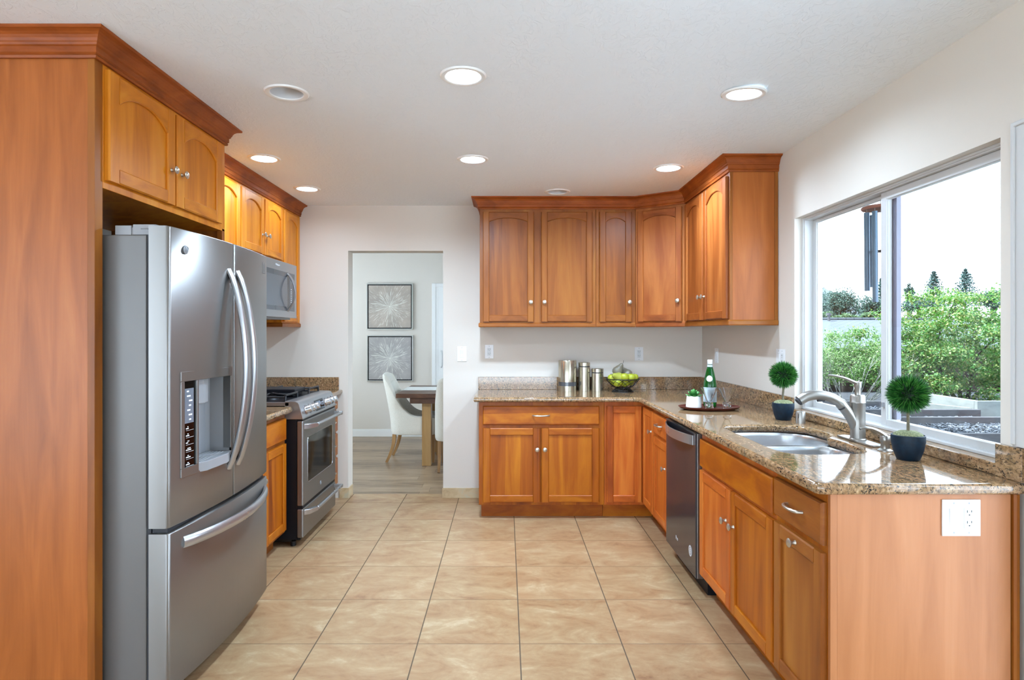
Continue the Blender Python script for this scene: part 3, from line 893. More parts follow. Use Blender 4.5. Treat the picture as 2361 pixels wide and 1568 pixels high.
m = MB(); m.sweep(CROWN, [(XL + 0.003, FY0 - 0.002), (FX, FY0 - 0.002), (FX, FY1), (-1.68, FY1)]); m.build('crown', 'crown', fc)

# ------------------------------------------------------------------ left wall cabinets
LX = -1.735
TLU = lambda a, b, c: Vector((LX + c, a, b))
UZ0, UZ1 = 1.436, 2.375
def light_rail(parent, path, style='wood_h'):
    m = MB(); m.sweep(rail_profile(UZ0, UZ0 + 0.034), path); return m.build('light_rail', style, parent)
grpL = 'arched wall cabinets on the left'
c1 = thing('wall_cabinet', 'cherry wall cabinet between the refrigerator cabinet and the microwave, mostly hidden', 'cabinet', (LX, FY1 + 0.002, UZ0), grpL)
carcass(c1, 'honey', ((XL + 0.003, LX), (FY1 + 0.002, 4.0), (UZ0 + 0.02, UZ1)))
door(c1, TLU, 3.30, 3.628, 1.479, 2.345, 'honey', 0.04, (3.60, 1.63))
door(c1, TLU, 3.642, 3.992, 1.479, 2.345, 'honey', 0.04, (3.67, 1.63))
light_rail(c1, [(LX, FY1 + 0.07), (LX, 4.0)])
c2 = thing('wall_cabinet', 'short cherry wall cabinet with two arched doors directly above the microwave', 'cabinet', (LX, 4.002, 1.91), grpL)
carcass(c2, 'honey', ((XL + 0.003, LX), (4.002, 4.772), (1.912, UZ1)))
door(c2, TLU, 4.012, 4.384, 1.948, 2.345, 'honey', 0.045, (4.352, 2.085))
door(c2, TLU, 4.402, 4.764, 1.948, 2.345, 'honey', 0.045, (4.436, 2.085))
c3 = thing('wall_cabinet', 'narrow cherry wall cabinet beside the doorway wall, right of the microwave', 'cabinet', (LX, 4.774, UZ0), grpL)
carcass(c3, 'honey', ((XL + 0.003, LX), (4.774, YB - 0.002), (UZ0 + 0.02, UZ1)))
door(c3, TLU, 4.790, 5.140, 1.479, 2.345, 'honey', 0.045, None)
m = MB(); m.sweep(rail_profile(UZ0, UZ0 + 0.034), [(-1.99, 4.776), (LX, 4.776), (LX, YB - 0.002)]); m.build('light_rail', 'wood_h', c3)
m = MB(); m.sweep(CROWN, [(LX, FY1 + 0.068), (LX, YB - 0.001)])
tag(m.build('crown_molding', 'crown'), 'stepped cherry crown molding along the top of the left wall cabinets', 'molding')

# ------------------------------------------------------------------ wall cabinets on the back and right walls
BY = 4.89
RX = 1.36
DV0, DV1 = Vector((1.03, BY, 0)), Vector((RX, 4.66, 0))
REND = 3.745
TB = lambda a, b, c: Vector((a, BY - c, b))
TRU = lambda a, b, c: Vector((RX - c, a, b))
grpU = 'arched wall cabinets over the granite counter'
c4 = thing('wall_cabinet', 'double-door cherry wall cabinet at the left end of the back wall run', 'cabinet', (-0.2055, BY, UZ0), grpU)
carcass(c4, 'wood', ((-0.2055, 0.714), (BY, YB - 0.002), (UZ0 + 0.02, UZ1)))
door(c4, TB, -0.180, 0.222, 1.479, 2.346, 'wood', 0.028, (0.198, 1.632), 0.05)
door(c4, TB, 0.281, 0.686, 1.479, 2.346, 'wood', 0.028, (0.305, 1.632), 0.05)
m = MB(); m.sweep(rail_profile(UZ0, UZ0 + 0.034), [(-0.2055, YB - 0.003), (-0.2055, BY), (0.714, BY)]); m.build('light_rail', 'wood_h', c4)
c5 = thing('wall_cabinet', 'narrow single-door cherry wall cabinet left of the diagonal corner cabinet', 'cabinet', (0.716, BY, UZ0), grpU)
carcass(c5, 'wood', ((0.716, 1.028), (BY, YB - 0.002), (UZ0 + 0.02, UZ1)))
door(c5, TB, 0.742, 0.996, 1.479, 2.346, 'wood', 0.032, (0.977, 1.632), 0.05)
light_rail(c5, [(0.716, BY), (1.026, BY)])
c6 = thing('corner_wall_cabinet', 'diagonal corner wall cabinet with one darker streaked door', 'cabinet', tuple(DV0 + Vector((0, 0, UZ0))), grpU)
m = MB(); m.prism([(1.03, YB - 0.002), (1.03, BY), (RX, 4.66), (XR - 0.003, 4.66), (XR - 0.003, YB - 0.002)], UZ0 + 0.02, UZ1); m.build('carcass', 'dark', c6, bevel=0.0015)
du = (DV1 - DV0); dl = du.length; du.normalize()
TD = facing(DV0, du, (du.y, -du.x, 0))
door(c6, TD, 0.022, dl - 0.026, 1.479, 2.346, 'dark', 0.03, (dl - 0.052, 1.634), 0.048)
a, b = TD(0.004, 0, 0), TD(dl - 0.004, 0, 0)
light_rail(c6, [(a.x, a.y), (b.x, b.y)], 'dark_h')
c7 = thing('wall_cabinet', 'two-door cherry wall cabinet on the window wall with a plain side panel', 'cabinet', (RX, REND, UZ0), grpU)
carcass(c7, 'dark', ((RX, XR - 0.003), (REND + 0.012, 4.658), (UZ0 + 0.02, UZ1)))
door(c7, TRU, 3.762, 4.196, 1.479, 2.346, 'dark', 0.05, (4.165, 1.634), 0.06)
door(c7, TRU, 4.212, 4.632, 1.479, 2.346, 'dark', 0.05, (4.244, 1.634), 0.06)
carcass(c7, 'veneer_tall', ((RX + 0.018, XR - 0.022), (REND, REND + 0.011), (UZ0 + 0.02, UZ1)), name='side_panel')
carcass(c7, 'wood', ((RX, RX + 0.018), (REND - 0.001, REND + 0.011), (UZ0 + 0.02, UZ1)), ((XR - 0.022, XR - 0.003), (REND - 0.005, REND + 0.011), (UZ0 + 0.02, UZ1)), name='edge_strip')
m = MB(); m.sweep(rail_profile(UZ0, UZ0 + 0.034), [(RX, 4.65), (RX, REND), (XR - 0.003, REND)]); m.build('light_rail', 'wood_h', c7)
m = MB(); m.sweep(CROWN, [(-0.2055, YB - 0.001), (-0.2055, BY), (1.03, BY), (RX, 4.66), (RX, REND), (XR - 0.001, REND)])
tag(m.build('crown_molding', 'crown'), 'stepped cherry crown molding wrapping the back, corner and window wall cabinets', 'molding')

# ------------------------------------------------------------------ base cabinets
CT = 0.914           # counter top height
BB = 0.106           # bottom of the face frames
TOP = 0.877
BFY = 4.604          # face frame of the back run
BFX = 1.035          # face frame of the right run
LFX = -1.425         # face frame of the left run
TBB = lambda a, b, c: Vector((a, BFY - c, b))
TRB = lambda a, b, c: Vector((BFX - c, a, b))
TLB = lambda a, b, c: Vector((LFX + c, a, b))
DR0, DR1, DO0, DO1 = 0.705, 0.845, 0.130, 0.681
b1 = thing('base_cabinet', 'amber base cabinet on the back wall with one wide drawer over two doors', 'cabinet', (-0.2, BFY, 0))
carcass(b1, 'base', ((-0.2005, 0.734), (BFY, YB - 0.002), (BB, TOP)))
carcass(b1, 'base_h', ((-0.185, 0.734), (BFY + 0.075, YB - 0.002), (0, BB)), name='toe_kick')
drawer(b1, TBB, -0.170, 0.696, DR0, DR1, 'base', (0.262, 0.776, 0.125))
door(b1, TBB, -0.170, 0.257, DO0, DO1, 'base', 0, (0.234, 0.524), 0.055)
door(b1, TBB, 0.266, 0.696, DO0, DO1, 'base', 0, (0.291, 0.524), 0.055)
b2 = thing('corner_base_cabinet', 'reddish corner base cabinet with a knotty door panel on each side of the corner', 'cabinet', (0.736, BFY, 0))
m = MB(); m.prism([(0.736, YB - 0.002), (0.736, BFY), (BFX, BFY), (BFX, 4.264), (XR - 0.003, 4.264), (XR - 0.003, YB - 0.002)], BB, TOP); m.build('carcass', 'red', b2, bevel=0.0015)
m = MB(); m.prism([(0.736, YB - 0.002), (0.736, BFY + 0.075), (BFX + 0.075, BFY + 0.075), (BFX + 0.075, 4.264), (XR - 0.003, 4.264), (XR - 0.003, YB - 0.002)], 0, BB); m.build('toe_kick', 'base_h', b2)
door(b2, TBB, 0.751, 1.013, DO0, DR1, 'red', 0, None, 0.05)
door(b2, TRB, 4.276, 4.580, DO0, DR1, 'red', 0, (4.305, 0.700), 0.05)
b3 = thing('base_cabinet', 'narrow reddish base cabinet with a drawer over a door, left of the dishwasher', 'cabinet', (BFX, 3.88, 0))
carcass(b3, 'red', ((BFX, XR - 0.003), (3.872, 4.262), (BB, TOP)))
carcass(b3, 'base_h', ((BFX + 0.075, XR - 0.003), (3.872, 4.262), (0, BB)), name='toe_kick')
drawer(b3, TRB, 3.884, 4.256, DR0, DR1, 'red', (4.07, 0.778, 0.11))
door(b3, TRB, 3.884, 4.256, DO0, DO1, 'red', 0, (3.935, 0.521), 0.05)
b4 = thing('sink_base_cabinet', 'orange cherry sink base cabinet with two doors under a two-tone false drawer front', 'cabinet', (BFX, 2.35, 0))
carcass(b4, 'red', ((BFX, BFX + 0.02), (2.353, 3.250), (BB, TOP)), ((BFX + 0.02, XR - 0.003), (2.353, 2.371), (BB, TOP)), ((BFX + 0.02, XR - 0.003), (3.232, 3.250), (BB, TOP)), ((BFX + 0.02, XR - 0.003), (2.371, 3.232), (BB, BB + 0.018)))
carcass(b4, 'base_h', ((BFX + 0.075, XR - 0.003), (2.353, 3.250), (0, BB)), name='toe_kick')
drawer(b4, TRB, 2.358, 3.232, DR0 - 0.012, DR1 - 0.008, 'base')
door(b4, TRB, 2.800, 3.234, DO0, DO1 - 0.006, 'red', 0, (2.845, 0.525), 0.052)
door(b4, TRB, 2.358, 2.792, DO0, DO1 - 0.006, 'base', 0, (2.748, 0.525), 0.052)
b5 = thing('base_cabinet', 'end base cabinet with pull drawer and pull-out door nearest the camera', 'cabinet', (BFX, 1.98, 0))
carcass(b5, 'base', ((BFX, XR - 0.02), (1.982, 2.351), (BB, TOP)))
carcass(b5, 'base_h', ((BFX + 0.075, XR - 0.02), (1.982, 2.351), (0, BB)), name='toe_kick')
drawer(b5, TRB, 1.985, 2.340, DR0, DR1, 'wood', (2.163, 0.777, 0.11))
door(b5, TRB, 1.985, 2.340, DO0, DO1, 'wood', 0, (2.163, 0.655), 0.052)
carcass(b5, 'veneer', ((BFX + 0.022, 1.612), (1.968, 1.981), (0, TOP)), name='end_panel')
carcass(b5, 'veneer', ((BFX, BFX + 0.022), (1.967, 1.981), (0, TOP)), name='edge_strip')
m = MB(); m.prism([(1.616, 1.981), (1.616, 1.962), (1.622, 1.957), (1.631, 1.957), (1.637, 1.964), (1.637, 1.981)], 0, TOP); m.build('scribe_strip', 'wood', b5)
b6 = thing('base_cabinet', 'orange cherry base cabinet between the refrigerator and the range', 'cabinet', (LFX, 3.22, 0))
carcass(b6, 'wood', ((XL + 0.003, LFX), (3.22, 3.978), (BB, TOP)))
carcass(b6, 'wood_h', ((XL + 0.003, LFX - 0.075), (3.22, 3.978), (0, BB)), name='toe_kick')
drawer(b6, TLB, 3.24, 3.955, DR0, DR1, 'base', (3.42, 0.776, 0.11))
door(b6, TLB, 3.24, 3.592, DO0, DO1, 'base', 0, (3.565, 0.53), 0.055)
door(b6, TLB, 3.602, 3.955, DO0, DO1, 'base', 0, None, 0.055)
b7 = thing('drawer_cabinet', 'narrow cherry drawer stack between the range and the doorway wall', 'cabinet', (LFX, 4.77, 0))
carcass(b7, 'wood', ((XL + 0.003, LFX), (4.772, YB - 0.013), (BB, TOP)))
carcass(b7, 'wood_h', ((XL + 0.003, LFX - 0.075), (4.772, YB - 0.013), (0, BB)), name='toe_kick')
zz = [(0.755, 0.845), (0.57, 0.735), (0.37, 0.55), (0.13, 0.35)]
for z0, z1 in zz: drawer(b7, TLB, 4.79, 5.165, z0, z1, 'wood', (4.98, (z0 + z1) / 2 + 0.01, 0.10))

# ------------------------------------------------------------------ granite counters
def slab(m, loops, z_top, thick=0.036, bev=0.013):
    outer = offset_poly(loops[0], bev)
    holes = []
    for h in loops[1:]:
        holes.append(offset_poly(h, -0.006))
    vs, fs = curve_geo([outer] + holes, thick / 2 - bev, bev, 3)
    m.add([(x, y, z + z_top - thick / 2) for x, y, z in vs], fs, 0, True)
SINK_CUT = smooth_loop([(1.088, 2.52), (1.085, 2.78), (1.085, 3.06), (1.105, 3.165), (1.20, 3.205), (1.34, 3.212), (1.46, 3.195), (1.532, 3.12), (1.548, 2.98), (1.535, 2.88), (1.498, 2.825),
                        (1.478, 2.79), (1.486, 2.70), (1.482, 2.58), (1.458, 2.475), (1.395, 2.425), (1.26, 2.412), (1.14, 2.425)], 5)
ct = thing('countertop', 'L-shaped speckled tan granite countertop around the corner and sink', 'countertop', (1.3, 3.5, CT))
CEX, CEY, CND = 0.980, 4.549, 1.945
m = MB()
slab(m, [[(-0.237, CEY), (CEX - 0.03, CEY), (CEX, CEY - 0.03), (CEX, CND + 0.025), (CEX + 0.007, CND + 0.007), (CEX + 0.025, CND), (XR - 0.017, CND), (XR - 0.002, WY0 - 0.07), (XR - 0.002, YB - 0.002), (-0.237, YB - 0.002)], SINK_CUT], CT)
m.build('counter_slab', 'granite', ct, angle=50)
m = MB()
m.box((-0.229, XR - 0.002), (YB - 0.020, YB - 0.002), (CT, CT + 0.107))
m.box((XR - 0.019, XR - 0.002), (WY1, YB - 0.020), (CT, CT + 0.107))
m.build('backsplash', 'granite', ct, bevel=0.002)
m = MB()
m.box((XR - 0.019, XR - 0.002), (1.957, WY0), (CT, CT + 0.108))
m.build('backsplash_end', 'granite', ct, bevel=0.002)
m = MB()
m.box((XR - 0.019, 1.815), (WY0, WY1), (CT + 0.001, WZ0))
m.build('window_ledge', 'granite', ct, bevel=0.004)

lc = thing('countertop', 'small granite countertop between the refrigerator and the range', 'countertop', (-1.7, 3.6, CT))
m = MB(); slab(m, [[(XL + 0.002, 3.22), (-1.39, 3.22), (-1.37, 3.22), (-1.37, 3.978 - 0.02), (-1.375, 3.978 - 0.005), (-1.39, 3.978), (XL + 0.002, 3.978)]], CT); m.build('counter_slab', 'granite', lc, angle=50)
m = MB(); m.box((XL + 0.002, XL + 0.02), (3.222, 3.976), (CT, CT + 0.105)); m.build('backsplash', 'granite', lc, bevel=0.002)
lf = thing('countertop', 'small granite countertop and backsplash beyond the range beside the doorway', 'countertop', (-1.7, 4.98, CT))
m = MB(); slab(m, [[(XL + 0.002, 4.756), (-1.37, 4.756), (-1.37, YB - 0.016), (-1.385, YB - 0.002), (XL + 0.002, YB - 0.002)]], CT); m.build('counter_slab', 'granite', lf, angle=50)
m = MB(); m.box((XL + 0.002, -1.403), (YB - 0.020, YB - 0.002), (CT, CT + 0.104)); m.build('backsplash', 'granite', lf, bevel=0.002)

# ------------------------------------------------------------------ sink, faucet and the little things round it
sk = thing('kitchen_sink', 'undermount double-bowl stainless steel kitchen sink', 'sink', (1.3, 2.8, 0.69))
def bowl(outline, zt, zb, mats='sinksteel'):
    cx = sum(p[0] for p in outline) / len(outline); cy = sum(p[1] for p in outline) / len(outline)
    def ring(s, z): return [(cx + (x - cx) * s, cy + (y - cy) * s, z) for x, y in outline]
    m = MB()
    rs = [ring(1.10, zt), ring(1.03, zt), ring(1.015, zt - 0.004), ring(1.0, zt - 0.02), ring(0.975, zb + 0.05), ring(0.95, zb + 0.022), ring(0.90, zb + 0.008), ring(0.80, zb + 0.002), ring(0.18, zb - 0.003), ring(0.10, zb - 0.008)]
    m.loft(rs, cap0=False, cap1=True)
    return m, (cx, cy)
far = smooth_loop([(1.095, 2.88), (1.088, 3.05), (1.11, 3.17), (1.22, 3.20), (1.36, 3.205), (1.47, 3.185), (1.535, 3.08), (1.535, 2.93), (1.48, 2.852), (1.30, 2.848), (1.15, 2.848)], 5)
near = smooth_loop([(1.095, 2.50), (1.09, 2.65), (1.105, 2.772), (1.20, 2.80), (1.34, 2.80), (1.455, 2.785), (1.49, 2.68), (1.475, 2.54), (1.42, 2.44), (1.28, 2.417), (1.15, 2.425)], 5)
for o_ in (far, near):
    m, c0 = bowl(o_, 0.8735, 0.70)
    bo = m.build('bowl', 'sinksteel', sk, fixn=False)
    bo.data.flip_normals()
    d = MB(); d.lathe([(0.0, 0.004), (0.02, 0.004), (0.04, 0.007), (0.044, 0.002)], 24, (c0[0], c0[1], 0.693)); d.build('drain', 'chrome', bo)

fa = thing('faucet', 'brushed nickel pull-out faucet with arched spout and top lever', 'faucet', (1.547, 2.71, CT))
m = MB()
pl = smooth_loop([(1.552 + 0.030 * math.cos(t), 2.70 + (0.105 if math.sin(t) > 0 else -0.105) + 0.030 * math.sin(t)) for t in [k * PI / 8 + 0.01 for k in range(16)]], 2)
vs, fs = curve_geo([pl], 0.002, 0.002, 2); m.add([(x, y, z + CT + 0.0045) for x, y, z in vs], fs, 0, True); m.build('base_plate', 'nickel', fa)
m = MB(); m.lathe([(0.0, 0.006), (0.034, 0.006), (0.034, 0.012), (0.0305, 0.016), (0.030, 0.09), (0.0305, 0.168), (0.032, 0.170), (0.032, 0.174), (0.0305, 0.176), (0.0305, 0.198), (0.027, 0.204), (0.0, 0.205)], 32, (1.547, 2.71, CT)); m.build('body', 'nickel', fa)
m = MB()
pth = smooth_path([(1.542, 2.71, CT + 0.05), (1.517, 2.71, CT + 0.105), (1.478, 2.71, CT + 0.160), (1.432, 2.71, CT + 0.192), (1.372, 2.71, CT + 0.204), (1.325, 2.71, CT + 0.198), (1.288, 2.71, CT + 0.178)], 6)
rad = [0.022 + 0.002 * math.sin(k / 36 * PI) if k < 14 else 0.0205 + 0.002 * (k - 14) / 22 for k in range(len(pth))]
m.tube(pth, rad, 16); sp = m.build('spout', 'nickel', fa)
m = MB(); m.tube([(1.4835, 2.71, CT + 0.153), (1.4780, 2.71, CT + 0.1585)], 0.0235, 16); m.build('joint_ring', 'rubber', sp)
m = MB(); m.tube([(1.291, 2.71, CT + 0.1785), (1.284, 2.71, CT + 0.172)], 0.0175, 16); m.build('spray_face', 'rubber', sp)
m = MB(); m.tube([(1.40, 2.71, CT + 0.183), (1.37, 2.71, CT + 0.182)], 0.008, 8); m.build('spray_button', 'rubber', sp)
m = MB()
m.lathe([(0.0125, 0.205), (0.0125, 0.232), (0.016, 0.240), (0.0165, 0.262), (0.0, 0.264)], 18, (1.547, 2.71, CT))
m.tube(smooth_path([(1.548, 2.71, CT + 0.252), (1.525, 2.71, CT + 0.262), (1.488, 2.71, CT + 0.278), (1.445, 2.71, CT + 0.289), (1.418, 2.71, CT + 0.291)], 5), [0.013 - 0.0085 * k / 20 for k in range(21)], 10, flat=(0.7, 1.15))
m.build('lever', 'nickel', fa)

so = thing('soap_dispenser', 'brushed nickel soap dispenser with a curved nozzle beside the faucet', 'dispenser', (1.535, 2.495, CT))
m = MB(); m.lathe([(0.0, 0.0), (0.028, 0.0), (0.028, 0.003), (0.017, 0.010), (0.0155, 0.03), (0.0185, 0.036), (0.019, 0.058), (0.016, 0.062), (0.0, 0.062)], 24, (1.535, 2.495, CT)); m.build('pump_body', 'nickel', so)
m = MB(); m.tube(smooth_path([(1.538, 2.495, CT + 0.056), (1.515, 2.497, CT + 0.074), (1.485, 2.50, CT + 0.088), (1.455, 2.50, CT + 0.092), (1.436, 2.50, CT + 0.087)], 5), [0.012 - 0.006 * k / 20 for k in range(21)], 10, flat=(0.8, 1.1)); m.build('nozzle', 'nickel', so)

ag = thing('air_gap_cap', 'short brushed nickel air gap cylinder left of the faucet', 'air gap', (1.556, 3.255, CT))
m = MB(); m.lathe([(0.0, 0.0), (0.0235, 0.0), (0.0235, 0.058), (0.021, 0.063), (0.0, 0.064)], 28, (1.556, 3.255, CT)); m.build('cap', 'nickel', ag)
m = MB(); m.box((1.5365, 1.5385), (3.238, 3.247), (CT + 0.028, CT + 0.05)); m.build('vent_slot', 'slot', ag)

# ------------------------------------------------------------------ refrigerator
RY0, RY1, RYM = 2.25, 3.18, 2.715
def fxy(y): return -1.197 - 0.033 * ((y - RYM) / 0.465) ** 2
fr = thing('refrigerator', 'stainless french-door refrigerator with water dispenser and bottom freezer drawer', 'refrigerator', (-1.6, RYM, 0))
m = MB(); m.box((XL + 0.03, -1.318), (RY0 + 0.012, RY1 - 0.012), (0.03, 1.751)); m.build('body', 'grey_body', fr, bevel=0.004)
m = MB(); m.box((XL + 0.05, -1.335), (RY0 + 0.03, RY1 - 0.03), (0, 0.03)); m.build('base_grille', 'rubber', fr)
m = MB(); m.box((-1.318, -1.303), (RY0 + 0.016, RY1 - 0.016), (0.08, 1.76)); m.build('gasket', 'rubber', fr)
for y0, y1 in ((RY0 + 0.015, RY0 + 0.08), (RY1 - 0.08, RY1 - 0.015)):
    m = MB()
    m.box((-1.435, -1.375), (y0, y1), (1.751, 1.786)); m.box((-1.38, -1.36), (y0 + 0.004, y1), (1.751, 1.779)); m.box((-1.37, -1.285), (y0, y1 - 0.01), (1.7515, 1.790)); m.box((-1.34, -1.27), (y0 - 0.004, y1), (1.772, 1.7755))
    m.build('hinge_cover', 'grey_plastic', fr, bevel=0.003)

def arc_cols(y0, y1, r0, r1, n=14, stops=()):
    'front outline of a curved door from y0 to y1, edges rounded by r0 and r1'
    pts = []
    for r, ye, s in ((r0, y0, 1), (r1, y1, -1)):
        seg = []
        for k in range(6):
            a = k / 5 * PI / 2
            y = ye + s * r * (1 - math.sin(a))
            seg.append((y, fxy(ye + s * r) - r * (1 - math.cos(a))))
        pts.append(seg[::-1])
    ys = sorted([y0 + r0 + (y1 - y0 - r0 - r1) * k / n for k in range(1, n)] + list(stops))
    mid = [(y, fxy(y)) for y in ys]
    return pts[0][::-1][::-1] , mid, pts[1][::-1]

def curved_door(y0, y1, z0, z1, r0, r1, hole=None, n=14):
    first, mid, last = arc_cols(y0, y1, r0, r1, n, stops=(hole[0], hole[1]) if hole else ())
    cols = first + mid + last
    zs = [z0, z0 + 0.004] + ([hole[2], hole[3]] if hole else []) + [z1 - 0.004, z1]
    m = MB(); vs = []; fs = []
    for j, z in enumerate(zs):
        ins = 0.004 if j in (0, len(zs) - 1) else 0.0
        for y, x in cols: vs.append((x - ins, y, z))
    nc = len(cols)
    for j in range(len(zs) - 1):
        for k in range(nc - 1):
            if hole and j == 2 and cols[k][0] >= hole[0] - 1e-6 and cols[k + 1][0] <= hole[1] + 1e-6: continue
            fs.append((j * nc + k, j * nc + k + 1, (j + 1) * nc + k + 1, (j + 1) * nc + k))
    b = len(vs)
    XB = -1.303
    vs += [(XB, cols[0][0], z0), (XB, cols[-1][0], z0), (XB, cols[-1][0], z1), (XB, cols[0][0], z1)]
    t = (len(zs) - 1) * nc
    fs += [(b, b + 1, b + 2, b + 3), tuple([b, b + 1] + list(range(nc - 1, -1, -1))), tuple([b + 3, b + 2] + list(range(t + nc - 1, t - 1, -1))),
           tuple([b, b + 3] + [j * nc for j in range(len(zs) - 1, -1, -1)]), tuple([b + 1, b + 2] + [j * nc + nc - 1 for j in range(len(zs) - 1, -1, -1)])]
    m.add(vs, fs, 0, True)
    return m
HOLE = (2.318, 2.690, 0.848, 1.240)
dl_ = curved_door(RY0, RYM - 0.004, 0.676, 1.783, 0.014, 0.006, HOLE).build('door', 'steel', fr, angle=50)
tag(dl_, 'left door with the dispenser')
dr_ = curved_door(RYM + 0.004, RY1, 0.676, 1.783, 0.006, 0.018).build('door', 'steel', fr, angle=50)
dz_ = curved_door(RY0, RY1, 0.075, 0.655, 0.014, 0.018, n=24).build('freezer_drawer', 'steel', fr, angle=50)
m = MB(); m.box((-1.30, -1.222), (RYM - 0.003, RYM + 0.003), (0.69, 1.77)); m.build('seam_strip', 'plastic_dim', fr)  # pale strip standing in for the bright reflection at the seam
m = MB(); m.box((-1.30, -1.245), (RY0 + 0.02, RY1 - 0.02), (0.655, 0.676)); m.build('divider_rail', 'rubber', fr)
def bow_handle(pts, parent, r=0.0195, flat=(1.0, 0.6), up=(0, 1, 0), name='handle', mat='bar'):
    m = MB(); m.tube(pts, r, 12, flat=flat, up=up); return m.build(name, mat, parent)
for y, par in ((2.672, dl_), (2.760, dr_)):
    pts = []
    for k in range(25):
        t = k / 24
        pts.append((fxy(y) - 0.004 + 0.078 * math.sin(PI * t) ** 0.75, y, 1.665 - 0.86 * t))
    bow_handle(pts, par)
pts = []
for k in range(29):
    t = k / 28; y = 2.335 + 0.80 * t
    pts.append((fxy(y) - 0.004 + 0.060 * math.sin(PI * t) ** 0.7, y, 0.598))
bow_handle(pts, dz_, up=(0, 0, 1), r=0.0225)
# emblem on the left door, badge on the right door
ey, ez = 2.345, 1.707
m = MB(); m.lathe([(0.0, 0.007), (0.012, 0.007), (0.0165, 0.004), (0.0165, 0.0)], 24, T=lambda a, b, c: (fxy(ey) + c - 0.001, ey + a, ez + b))
for rr, a0 in ((0.012, 0.3), (0.006, 2.2)):
    m.tube([(fxy(ey) + 0.0065, ey + rr * math.cos(a0 + 0.4 * k), ez + rr * math.sin(a0 + 0.4 * k)) for k in range(12)], 0.0012, 5)
m.build('emblem', 'mark_grey', dl_)
m = MB(); m.box((-1.222, fxy(3.105) + 0.003), (3.09, 3.122), (1.69, 1.745)); m.box((-1.222, fxy(3.105) + 0.004), (3.097, 3.108), (1.70, 1.735)); m.build('badge', 'grey_body', dr_, bevel=0.001)
# water and ice dispenser
ds = thing('water_dispenser', None, None, (-1.25, 2.5, 0.85)); ds.parent = fr; ds.location = Vector((-1.25, 2.5, 0.85)) - ORG[fr]
h0, h1, hz0, hz1 = HOLE
def dx(y): return fxy(y)
m = MB()
def frame_bar(ya, yb, za, zb, out=0.004, deep=0.03):
    m.add([(dx(ya) + out, ya, za), (dx(yb) + out, yb, za), (dx(yb) + out, yb, zb), (dx(ya) + out, ya, zb), (dx(ya) - deep, ya, za), (dx(yb) - deep, yb, za), (dx(yb) - deep, yb, zb), (dx(ya) - deep, ya, zb)],
          [(0, 1, 2, 3), (4, 5, 6, 7), (0, 1, 5, 4), (1, 2, 6, 5), (2, 3, 7, 6), (3, 0, 4, 7)])
frame_bar(h0 - 0.004, h1 + 0.004, hz1 - 0.034, hz1 + 0.004); frame_bar(h0 - 0.004, 2.425, hz0 - 0.004, hz0 + 0.03); frame_bar(h0 - 0.004, h0 + 0.018, hz0 + 0.03, hz1 - 0.034)
frame_bar(2.412, 2.425, hz0 + 0.03, hz1 - 0.034); frame_bar(h1 - 0.012, h1 + 0.004, hz0 + 0.045, hz1 - 0.034)
m.build('dispenser_frame', 'steel', ds, bevel=0.002)
m = MB(); m.add([(dx(h0) - 0.003, h0 + 0.016, hz0 + 0.028), (dx(2.414) - 0.003, 2.414, hz0 + 0.028), (dx(2.414) - 0.003, 2.414, hz1 - 0.032), (dx(h0) - 0.003, h0 + 0.016, hz1 - 0.032)], [(0, 1, 2, 3)])
m.build('control_panel', 'black_gloss', ds)
m = MB()
def dbox(ya, yb, za, zb, d=0.0015, mi=0):
    m.add([(dx(ya) - 0.003 + d, ya, za), (dx(yb) - 0.003 + d, yb, za), (dx(yb) - 0.003 + d, yb, zb), (dx(ya) - 0.003 + d, ya, zb)], [(0, 1, 2, 3)], mi)
dbox(2.344, 2.399, 1.045, 1.178)
m.build('display', 'display', ds)
m = MB()
rr = random.Random(4)
for k in range(6):
    z = 1.026 - 0.0275 * k
    dbox(2.349, 2.349 + 0.012 + rr.random() * 0.022, z - 0.003, z + 0.001, 0.0025); dbox(2.358, 2.362 + rr.random() * 0.02, z + 0.004, z + 0.007, 0.0025); dbox(2.349, 2.397, z - 0.009, z - 0.008, 0.0025)
for k in range(7):
    z = 1.168 - 0.018 * k; a = 2.350 + rr.random() * 0.02
    dbox(a, a + 0.012 + rr.random() * 0.012, z - 0.004, z + 0.002, 0.003)
m.build('panel_marking', 'mark', ds)
m = MB()
cv = [(2.425, dx(2.425) - 0.004), (2.428, -1.285), (2.45, -1.296), (2.66, -1.296), (2.678, -1.285), (2.680, dx(2.68) - 0.004)]
n = len(cv)
vs = [(x, y, z) for z in (hz0 + 0.02, hz1 - 0.03) for y, x in cv]
m.add(vs, [(k, k + 1, n + k + 1, n + k) for k in range(n - 1)] + [tuple(range(n)), tuple(range(n, 2 * n))])
m.build('recess', 'grey_plastic', ds, fixn=False)
m = MB(); m.prism([(2.445, -1.24), (2.50, -1.222), (2.555, -1.232), (2.565, -1.29), (2.44, -1.29)], 1.105, hz1 - 0.034, 'z', T=lambda a, b, c: (b, a, c)); m.prism([(2.47, -1.27), (2.52, -1.262), (2.53, -1.293), (2.46, -1.293)], 1.06, 1.106, 'z', T=lambda a, b, c: (b, a, c)); m.build('chute', 'grey_plastic', ds, bevel=0.004)
m = MB(); m.tube([(-1.283, 2.475, 1.065), (-1.276, 2.475, 0.89)], 0.012, 10); m.build('paddle', 'grey_plastic', ds)
m = MB(); m.prism([(2.432, -1.293), (2.432, -1.212), (2.470, -1.192), (2.62, -1.180), (2.688, -1.196), (2.688, -1.293)], hz0 - 0.008, hz0 + 0.032, 'z', T=lambda a, b, c: (b, a, c))
tr_ = m.build('drip_tray', 'grey_plastic', ds, bevel=0.003)
m = MB()
